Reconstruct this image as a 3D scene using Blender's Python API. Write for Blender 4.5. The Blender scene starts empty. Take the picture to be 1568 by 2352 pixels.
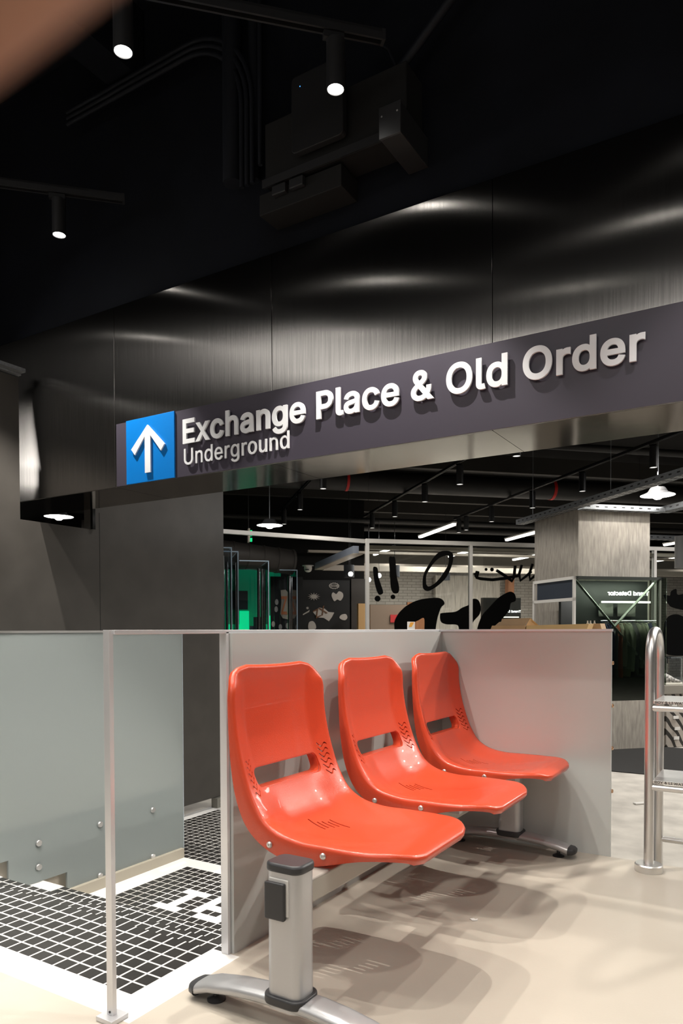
import bpy, bmesh, math, random
from mathutils import Vector, Matrix
random.seed(4)
sc = bpy.context.scene
C = sc.collection
# ------------------------------------------------ camera, exposure, lights
EYE = 0.95
cd = bpy.data.cameras.new('camera'); cam = bpy.data.objects.new('camera', cd); C.objects.link(cam); sc.camera = cam
cd.sensor_fit = 'HORIZONTAL'; cd.sensor_width = 36.0
cd.lens = 36.0 * 1660.75 / 1568
cd.shift_y = (1486.37 - 1176) / 1568
cd.clip_start = 0.01; cd.clip_end = 100
yaw, pit, rol = math.radians(31.42746), math.radians(-1.36928), math.radians(-0.146742)
fw = Vector((-math.sin(yaw)*math.cos(pit), math.cos(yaw)*math.cos(pit), math.sin(pit)))
rt = Vector((math.cos(yaw), math.sin(yaw), 0)); up = rt.cross(fw)
rt, up = rt*math.cos(rol) + up*math.sin(rol), up*math.cos(rol) - rt*math.sin(rol)
up_cam = up.copy()
cam.matrix_world = Matrix(((rt.x, up.x, -fw.x, 0), (rt.y, up.y, -fw.y, 0), (rt.z, up.z, -fw.z, EYE), (0, 0, 0, 1)))
sc.view_settings.view_transform = 'Standard'; sc.view_settings.look = 'None'
sc.view_settings.gamma = 1; sc.view_settings.use_curve_mapping = False
sc.view_settings.exposure = 0.0
w = bpy.data.worlds.new('world'); sc.world = w; w.use_nodes = True
w.node_tree.nodes['Background'].inputs[0].default_value = (0.55, 0.62, 0.75, 1)
w.node_tree.nodes['Background'].inputs[1].default_value = 0.02
try:
    sc.cycles.max_bounces = 8; sc.cycles.diffuse_bounces = 4; sc.cycles.glossy_bounces = 4
    sc.cycles.transparent_max_bounces = 12; sc.cycles.sample_clamp_indirect = 4.0
    sc.cycles.caustics_reflective = False; sc.cycles.caustics_refractive = False
except Exception: pass
q = math.sqrt(.5)
def AB(a, b, z): return Vector((q*(a-b), q*(a+b), z))        # the shop's own grid, turned 45 degrees

WARM = (1.0, .90, .78)
def lamp(kind, name, loc, power, col=(1, .95, .88), **k):
    l = bpy.data.lights.new(name, kind); l.energy = power; l.color = col
    o = bpy.data.objects.new(name, l); C.objects.link(o); o.location = loc
    for a, v in k.items(): setattr(l, a, v)
    return o
# unseen area lights added as fill over the platform and behind the camera
def area(loc, sx, sy, power, rot=(0, 0, 0), col=(1, .97, .93)):
    o = lamp('AREA', 'fill_or_strip_light', loc, power, col, shape='RECTANGLE', size=sx, size_y=sy); o.rotation_euler = rot; return o
AREAS = [((.6, -1.6, 3.3), 2.2, 1.6, 20, (math.radians(28), 0, 0)),
         ((-3.4, .0, 3.3), 1.2, 1.2, 12, (0, 0, 0)),
         ((2.4, 1.4, 3.3), 1.4, 1.4, 26, (0, math.radians(10), 0))]
for a in AREAS: area(*a)
for a, b, p in [(7.4, 6.4, 180), (.4, 8.6, 24)]:  # unseen fill lights added to brighten the shop and column
    area(AB(a, b, 3.0), 1.5, 1.5, p)
for a, b, p in [(4.447, 11.57, 70), (6.18, 11.68, 60), (4.50, 14.8, 80), (6.28, 14.8, 80), (8.1, 15.2, 80), (11.68, 14.8, 80)]:      # light of the strip lamps
    area(AB(a, b, 2.596), 1.4, .05, p, (0, 0, math.radians(135)))
area((-2.9, 3.7, 2.9), .8, .8, 14)  # unseen fill added above the landing
area((-1.8, -2.0, 3.7), 3.2, .8, 45)  # unseen light added to brighten the wall behind the camera
area(AB(5.2, 7.33, 1.49), .9, .06, 22, (math.radians(8), 0, math.radians(45)))  # light added inside the display case to brighten its contents
area((-4.5, 1.3, 2.3), .8, 1.2, 45, (0, math.radians(-35), 0))

# ------------------------------------------------ helpers
def link(o): C.objects.link(o); return o
class MB:
    def __init__(s): s.bm = bmesh.new()
    def box(s, lo, hi, M=None):
        x0, y0, z0 = lo; x1, y1, z1 = hi
        v = [s.bm.verts.new(p) for p in ((x0,y0,z0),(x1,y0,z0),(x1,y1,z0),(x0,y1,z0),(x0,y0,z1),(x1,y0,z1),(x1,y1,z1),(x0,y1,z1))]
        for f in ((0,3,2,1),(4,5,6,7),(0,1,5,4),(1,2,6,5),(2,3,7,6),(3,0,4,7)): s.bm.faces.new([v[i] for i in f])
        if M: bmesh.ops.transform(s.bm, matrix=M, verts=v)
        return s
    def abbox(s, a0, a1, b0, b1, z0, z1):
        return s.box((a0, b0, z0), (a1, b1, z1), Matrix(((q, -q, 0, 0), (q, q, 0, 0), (0, 0, 1, 0), (0, 0, 0, 1))))
    def prism(s, pts, d):                                      # closed 3-D outline pushed along d
        d = Vector(d); a = [s.bm.verts.new(p) for p in pts]; b = [s.bm.verts.new(Vector(p)+d) for p in pts]; n = len(a)
        s.bm.faces.new(a); s.bm.faces.new(b[::-1])
        for i in range(n): s.bm.faces.new((a[i], b[i], b[(i+1) % n], a[(i+1) % n]))
        return s
    def tube(s, path, r, n=12, closed=False, cap=True):
        P = [Vector(p) for p in path]; m = len(P); rings = []; rr = r if isinstance(r, (list, tuple)) else [r]*m
        up = None
        for i in range(m):
            if closed: t = (P[(i+1) % m]-P[i-1]).normalized()
            else: t = (P[min(i+1, m-1)]-P[max(i-1, 0)]).normalized()
            if up is None: up = t.orthogonal().normalized()
            up = (up - t*up.dot(t)).normalized(); v = t.cross(up)
            rings.append([s.bm.verts.new(P[i]+(up*math.cos(2*math.pi*k/n)+v*math.sin(2*math.pi*k/n))*rr[i]) for k in range(n)])
        for i in range(m if closed else m-1):
            A, B = rings[i], rings[(i+1) % m]
            for k in range(n): s.bm.faces.new((A[k], A[(k+1) % n], B[(k+1) % n], B[k]))
        if cap and not closed: s.bm.faces.new(rings[0][::-1]); s.bm.faces.new(rings[-1])
        return s
    def lathe(s, prof, n=24, o=(0, 0, 0), ax='z', cap=True):             # prof: (r, h) pairs
        o = Vector(o); rings = []
        for r, h in prof:
            ring = []
            for k in range(n):
                a = 2*math.pi*k/n; c, d = r*math.cos(a), r*math.sin(a)
                p = {'z': (c, d, h), 'x': (h, c, d), 'y': (c, h, d)}[ax]
                ring.append(s.bm.verts.new(o+Vector(p)))
            rings.append(ring)
        for A, B in zip(rings, rings[1:]):
            for k in range(n): s.bm.faces.new((A[k], A[(k+1) % n], B[(k+1) % n], B[k]))
        if cap and prof[0][0] > 1e-4: s.bm.faces.new(rings[0][::-1])
        if cap and prof[-1][0] > 1e-4: s.bm.faces.new(rings[-1])
        return s
def mat_of(o):
    return Matrix.Translation(o.location) @ o.rotation_euler.to_matrix().to_4x4() if o else Matrix()
def obj(name, mb, mat, parent=None, smooth=None, bevel=0, seg=2):
    bm = mb.bm if isinstance(mb, MB) else mb
    bmesh.ops.remove_doubles(bm, verts=bm.verts, dist=1e-6)
    bmesh.ops.recalc_face_normals(bm, faces=bm.faces)
    M = Matrix(); p = parent
    chain = []
    while p: chain.append(p); p = p.parent
    for p in chain[::-1]: M = M @ mat_of(p)
    if parent is None:                                           # origin at the thing's base
        xs = [v.co for v in bm.verts]; lo = Vector([min(c[i] for c in xs) for i in range(3)]); hi = Vector([max(c[i] for c in xs) for i in range(3)])
        org = Vector(((lo.x+hi.x)/2, (lo.y+hi.y)/2, lo.z)); M = Matrix.Translation(org)
    bmesh.ops.transform(bm, matrix=M.inverted(), verts=bm.verts)
    me = bpy.data.meshes.new(name); bm.to_mesh(me); bm.free()
    o = bpy.data.objects.new(name, me); C.objects.link(o)
    if parent is None: o.location = org
    else: o.parent = parent
    if mat: me.materials.append(mat)
    if smooth is not None:
        for f in me.polygons: f.use_smooth = True
        me.set_sharp_from_angle(angle=math.radians(smooth))
    if bevel:
        m = o.modifiers.new('bevel', 'BEVEL'); m.width = bevel; m.segments = seg; m.limit_method = 'ANGLE'; m.angle_limit = math.radians(40)
        m.harden_normals = False
    return o
def tag(o, label=None, cat=None, group=None, kind=None):
    if label: o['label'] = label
    if cat: o['category'] = cat
    if group: o['group'] = group
    if kind: o['kind'] = kind
    return o
def thing(name, label, cat, loc=(0, 0, 0), group=None, rz=0, kind=None):
    o = bpy.data.objects.new(name, None); C.objects.link(o); o.location = loc; o.rotation_euler = (0, 0, rz); o.empty_display_size = .05
    return tag(o, label, cat, group, kind)
def copy_tree(o, parent=None):
    c = o.copy(); C.objects.link(c)
    if parent: c.parent = parent
    for ch in list(o.children): copy_tree(ch, c)
    return c
def dup(root, loc, label, group=None):
    c = copy_tree(root); c.location = loc; c['label'] = label
    if group: c['group'] = group
    return c
def struct(name, mb, mat, **k): return tag(obj(name, mb, mat, **k), kind='structure')

# ------------------------------------------------ materials
def mat(name, col, rough=.5, metal=0., spec=.5, emit=None, es=0., noise=0., nscale=8., bump=0., bscale=60., stretch=(1, 1, 1), coat=0., aniso=0., tan=None, alpha=None, trans=0., ior=1.45, c2=None):
    m = bpy.data.materials.new(name); m.use_nodes = True; nt = m.node_tree; b = nt.nodes['Principled BSDF']
    b.inputs['Base Color'].default_value = (*col, 1); b.inputs['Roughness'].default_value = rough; b.inputs['Metallic'].default_value = metal
    b.inputs['Specular IOR Level'].default_value = spec; b.inputs['Coat Weight'].default_value = coat
    b.inputs['Transmission Weight'].default_value = trans; b.inputs['IOR'].default_value = ior
    if emit: b.inputs['Emission Color'].default_value = (*emit, 1); b.inputs['Emission Strength'].default_value = es
    if aniso:
        b.inputs['Anisotropic'].default_value = aniso
        t = nt.nodes.new('ShaderNodeCombineXYZ')
        for i in range(3): t.inputs[i].default_value = tan[i]
        nt.links.new(t.outputs[0], b.inputs['Tangent'])
    if noise or bump:
        tc = nt.nodes.new('ShaderNodeTexCoord'); mp = nt.nodes.new('ShaderNodeMapping'); mp.inputs['Scale'].default_value = stretch
        nt.links.new(tc.outputs['Object'], mp.inputs[0])
    if noise:
        n = nt.nodes.new('ShaderNodeTexNoise'); n.inputs['Scale'].default_value = nscale; n.inputs['Detail'].default_value = 6
        nt.links.new(mp.outputs[0], n.inputs['Vector'])
        r = nt.nodes.new('ShaderNodeMix'); r.data_type = 'RGBA'
        d = c2 or tuple(max(0, c*(1-noise)) for c in col); h = tuple(min(1, c*(1+noise)) for c in col)
        r.inputs['A'].default_value = (*d, 1); r.inputs['B'].default_value = (*(col if c2 else h), 1)
        mr = nt.nodes.new('ShaderNodeMapRange'); mr.inputs['From Min'].default_value = .3; mr.inputs['From Max'].default_value = .7
        nt.links.new(n.outputs['Fac'], mr.inputs['Value']); nt.links.new(mr.outputs[0], r.inputs['Factor'])
        nt.links.new(r.outputs['Result'], b.inputs['Base Color'])
    if bump:
        n2 = nt.nodes.new('ShaderNodeTexNoise'); n2.inputs['Scale'].default_value = bscale; n2.inputs['Detail'].default_value = 3
        nt.links.new(mp.outputs[0], n2.inputs['Vector'])
        bp = nt.nodes.new('ShaderNodeBump'); bp.inputs['Strength'].default_value = bump; bp.inputs['Distance'].default_value = .002
        nt.links.new(n2.outputs['Fac'], bp.inputs['Height']); nt.links.new(bp.outputs[0], b.inputs['Normal'])
    return m
def glassy(name, tint, refl=.12, rough=.02):
    m = bpy.data.materials.new(name); m.use_nodes = True; nt = m.node_tree; nt.nodes.clear()
    out = nt.nodes.new('ShaderNodeOutputMaterial'); mx = nt.nodes.new('ShaderNodeMixShader'); t = nt.nodes.new('ShaderNodeBsdfTransparent')
    g = nt.nodes.new('ShaderNodeBsdfGlossy'); fr = nt.nodes.new('ShaderNodeFresnel'); fr.inputs[0].default_value = 1.5
    ad = nt.nodes.new('ShaderNodeMath'); ad.operation = 'ADD'; ad.inputs[1].default_value = refl; ad.use_clamp = True
    t.inputs[0].default_value = (*tint, 1); g.inputs['Roughness'].default_value = rough
    nt.links.new(fr.outputs[0], ad.inputs[0]); nt.links.new(ad.outputs[0], mx.inputs[0]); nt.links.new(t.outputs[0], mx.inputs[1]); nt.links.new(g.outputs[0], mx.inputs[2]); nt.links.new(mx.outputs[0], out.inputs[0])
    return m
def frosted(name, col, trans, rough=.3, tw=.5):
    m = bpy.data.materials.new(name); m.use_nodes = True; nt = m.node_tree; nt.nodes.clear()
    out = nt.nodes.new('ShaderNodeOutputMaterial'); d = nt.nodes.new('ShaderNodeBsdfDiffuse'); t = nt.nodes.new('ShaderNodeBsdfTranslucent')
    g = nt.nodes.new('ShaderNodeBsdfGlossy'); m1 = nt.nodes.new('ShaderNodeMixShader'); m2 = nt.nodes.new('ShaderNodeMixShader')
    fr = nt.nodes.new('ShaderNodeFresnel'); fr.inputs[0].default_value = 1.4
    d.inputs[0].default_value = (*col, 1); t.inputs[0].default_value = (*trans, 1); g.inputs['Roughness'].default_value = rough
    m1.inputs[0].default_value = tw
    nt.links.new(d.outputs[0], m1.inputs[1]); nt.links.new(t.outputs[0], m1.inputs[2])
    nt.links.new(fr.outputs[0], m2.inputs[0]); nt.links.new(m1.outputs[0], m2.inputs[1]); nt.links.new(g.outputs[0], m2.inputs[2]); nt.links.new(m2.outputs[0], out.inputs[0])
    return m
def tile_mat(name, x0, y0, p, gw):
    m = mat(name, (.016, .015, .014), .32, spec=.5); nt = m.node_tree; b = nt.nodes['Principled BSDF']
    g = nt.nodes.new('ShaderNodeNewGeometry'); sp = nt.nodes.new('ShaderNodeSeparateXYZ'); nt.links.new(g.outputs['Position'], sp.inputs[0])
    def edge(out, o0):
        a = nt.nodes.new('ShaderNodeMath'); a.operation = 'SUBTRACT'; nt.links.new(out, a.inputs[0]); a.inputs[1].default_value = o0
        c = nt.nodes.new('ShaderNodeMath'); c.operation = 'DIVIDE'; nt.links.new(a.outputs[0], c.inputs[0]); c.inputs[1].default_value = p
        f = nt.nodes.new('ShaderNodeMath'); f.operation = 'PINGPONG'; nt.links.new(c.outputs[0], f.inputs[0]); f.inputs[1].default_value = .5
        l = nt.nodes.new('ShaderNodeMath'); l.operation = 'LESS_THAN'; nt.links.new(f.outputs[0], l.inputs[0]); l.inputs[1].default_value = gw/p/2
        return l.outputs[0]
    mx = nt.nodes.new('ShaderNodeMath'); mx.operation = 'MAXIMUM'; nt.links.new(edge(sp.outputs[0], x0), mx.inputs[0]); nt.links.new(edge(sp.outputs[1], y0), mx.inputs[1])
    n = nt.nodes.new('ShaderNodeTexNoise'); n.inputs['Scale'].default_value = 9; n.inputs['Detail'].default_value = 5; nt.links.new(g.outputs['Position'], n.inputs['Vector'])
    c0 = nt.nodes.new('ShaderNodeMix'); c0.data_type = 'RGBA'; c0.inputs['A'].default_value = (.010, .0095, .009, 1); c0.inputs['B'].default_value = (.032, .029, .027, 1); nt.links.new(n.outputs['Fac'], c0.inputs['Factor'])
    c1 = nt.nodes.new('ShaderNodeMix'); c1.data_type = 'RGBA'; c1.inputs['B'].default_value = (.72, .70, .66, 1); nt.links.new(c0.outputs['Result'], c1.inputs['A']); nt.links.new(mx.outputs[0], c1.inputs['Factor'])
    nt.links.new(c1.outputs['Result'], b.inputs['Base Color'])
    r = nt.nodes.new('ShaderNodeMapRange'); r.inputs['To Min'].default_value = .3; r.inputs['To Max'].default_value = .8; nt.links.new(mx.outputs[0], r.inputs['Value']); nt.links.new(r.outputs[0], b.inputs['Roughness'])
    return m
def brick_mat(name, c1, c2, mortar, bw=.24, bh=.075, rot=0):
    m = mat(name, c1, .7); nt = m.node_tree; b = nt.nodes['Principled BSDF']
    tc = nt.nodes.new('ShaderNodeTexCoord'); mp = nt.nodes.new('ShaderNodeMapping'); mp.inputs['Rotation'].default_value = (math.radians(90), 0, rot)
    sp = nt.nodes.new('ShaderNodeSeparateXYZ'); cb = nt.nodes.new('ShaderNodeCombineXYZ')
    nt.links.new(tc.outputs['Object'], sp.inputs[0])
    ad = nt.nodes.new('ShaderNodeMath'); ad.operation = 'ADD'; nt.links.new(sp.outputs[0], ad.inputs[0]); nt.links.new(sp.outputs[1], ad.inputs[1])
    ml = nt.nodes.new('ShaderNodeMath'); ml.operation = 'MULTIPLY'; ml.inputs[1].default_value = q; nt.links.new(ad.outputs[0], ml.inputs[0])
    nt.links.new(ml.outputs[0], cb.inputs[0]); nt.links.new(sp.outputs[2], cb.inputs[1])
    br = nt.nodes.new('ShaderNodeTexBrick'); br.inputs['Scale'].default_value = 1; br.inputs['Brick Width'].default_value = bw; br.inputs['Row Height'].default_value = bh; br.inputs['Mortar Size'].default_value = .007
    br.inputs['Color1'].default_value = (*c1, 1); br.inputs['Color2'].default_value = (*c2, 1); br.inputs['Mortar'].default_value = (*mortar, 1)
    nt.links.new(cb.outputs[0], br.inputs['Vector']); nt.links.new(br.outputs['Color'], b.inputs['Base Color'])
    return m
M_floor = mat('beige_resin', (.50, .447, .380), .33, noise=.05, nscale=3, bump=.15, bscale=220)
M_conc = mat('pale_concrete', (.66, .62, .56), .7, noise=.14, nscale=5, c2=(.45, .42, .38))
M_carpet = mat('charcoal_carpet', (.022, .021, .020), .95, noise=.6, nscale=160, bump=.6, bscale=300)
M_white_tile = mat('white_tile', (.80, .79, .77), .35, noise=.03, nscale=4)
M_tile = tile_mat('black_mosaic', -1.443, 1.304, .0535, .0060)
M_tile2 = tile_mat('black_mosaic_landing', -2.938, 3.085, .0535, .0050)
M_beige_wall = mat('beige_plinth', (.42, .38, .31), .6)
M_steelb = mat('brushed_steel_dark', (.25, .238, .225), .19, 1.0, aniso=1.0, tan=(1, 0, 0), noise=.15, nscale=14, stretch=(14, 1, .25))
M_mirror = mat('polished_steel', (.31, .275, .235), .10, 1.0, bump=.35, bscale=1.6)
M_steel = mat('satin_steel', (.82, .81, .80), .36, 1.0, bump=.06, bscale=200)
M_rail = mat('bright_rail', (.86, .86, .88), .34, .5)
M_chrome = mat('chrome', (.72, .72, .73), .10, 1.0)
M_blackwall = mat('black_laminate', (.066, .060, .054), .40, noise=.12, nscale=5)
M_ceil = mat('black_paint', (.0038, .0046, .0070), .9, spec=.15, noise=.3, nscale=3, bump=.3, bscale=40)
M_store_black = mat('store_black', (.007, .0065, .006), .9, spec=.2)
M_black = mat('black_metal', (.012, .012, .013), .45)
M_pipe = mat('black_pipe', (.005, .006, .009), .6, spec=.3)
M_purple = mat('aubergine_sign_panel', (.058, .050, .070), .38)
M_blue = mat('sign_blue', (.002, .19, .62), .35)
M_letter = mat('white_acrylic', (.90, .91, .94), .4)
M_orange = mat('orange_red_plastic', (.60, .068, .027), .27, coat=.25, bump=.25, bscale=420)
M_alu = mat('silver_powder_coat', (.50, .50, .51), .33, .55, bump=.08, bscale=400)
M_dark_plastic = mat('dark_grey_plastic', (.035, .035, .038), .42)
M_screw = mat('zinc_screw', (.75, .74, .72), .3, .8)
M_beam = mat('beige_beam_paint', (.42, .40, .36), .4, .3)
M_frost_l = frosted('frosted_glass_green', (.74, .82, .82), (.92, .97, .97), .25, .68)
M_frost_r = frosted('frosted_glass_grey', (.72, .735, .715), (.78, .78, .76), .35, .28)
M_glass = glassy('clear_glass', (.93, .95, .94), .02)
M_dglass = glassy('smoked_green_glass', (.60, .66, .60), .03)
M_acryl = glassy('clear_acrylic', (.90, .94, .97), .03)
M_wood_conc = mat('board_marked_concrete', (.36, .33, .29), .75, noise=.22, nscale=9, stretch=(5, 5, .7), bump=.4, bscale=30)
M_galv = mat('galvanised_steel', (.34, .355, .37), .45, .75, noise=.15, nscale=60)
M_lens = mat('lamp_lens', (1, 1, 1), .4, emit=(1, .97, .92), es=22)
M_tube_e = mat('tube_glow', (1, 1, 1), .4, emit=(1, .95, .86), es=7)
M_bulb = mat('bulb_glow', (1, 1, 1), .4, emit=(1, .96, .9), es=14)
M_shade = mat('grey_enamel', (.09, .09, .095), .35)
M_pale_beam = mat('cream_steel_beam', (.42, .37, .31), .5)
M_white = mat('white_paint', (.75, .73, .70), .5)
M_card = mat('brown_cardboard', (.52, .36, .22), .8, noise=.08, nscale=10)
M_card2 = mat('yellow_cardboard', (.70, .52, .28), .7)
M_decal = mat('matt_black_vinyl', (.002, .002, .002), .8, spec=.1)
M_red = mat('red_band', (.55, .015, .01), .5)
M_stick = mat('cream_sticker', (.42, .38, .34), .6)
M_org = mat('orange_sticker', (.55, .17, .06), .6)
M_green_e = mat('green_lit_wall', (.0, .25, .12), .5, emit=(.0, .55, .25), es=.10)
M_green_b = mat('green_screen', (.0, .3, .1), .5, emit=(.0, .95, .35), es=.75)
M_white_e = mat('lit_or_reflected_letters', (1, 1, 1), .5, emit=(1, 1, .97), es=2.2)
M_led = mat('shelf_led', (1, 1, 1), .5, emit=(1, .98, .86), es=1.6)
M_navy = mat('slate_panel', (.035, .045, .065), .5)
M_cloth = [mat('cloth_olive', (.12, .13, .09), .9), mat('cloth_navy', (.035, .04, .09), .9), mat('cloth_charcoal', (.07, .07, .07), .9), mat('cloth_sage', (.20, .22, .16), .9), mat('cloth_rust', (.25, .07, .03), .9), mat('cloth_cream', (.32, .30, .24), .9)]
M_brickw = brick_mat('white_brick', (.42, .38, .33), (.36, .32, .28), (.20, .18, .15))
M_slat = mat('weathered_planks', (.36, .32, .27), .7, noise=.3, nscale=5, stretch=(9, 9, .6))
M_orange_wood = mat('orange_timber', (.30, .12, .05), .6, noise=.2, nscale=4, stretch=(6, 6, .5))
M_text = mat('engraved_dark', (.03, .03, .03), .6)
M_copper = mat('copper_bolt', (.70, .42, .25), .3, .9)

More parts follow.
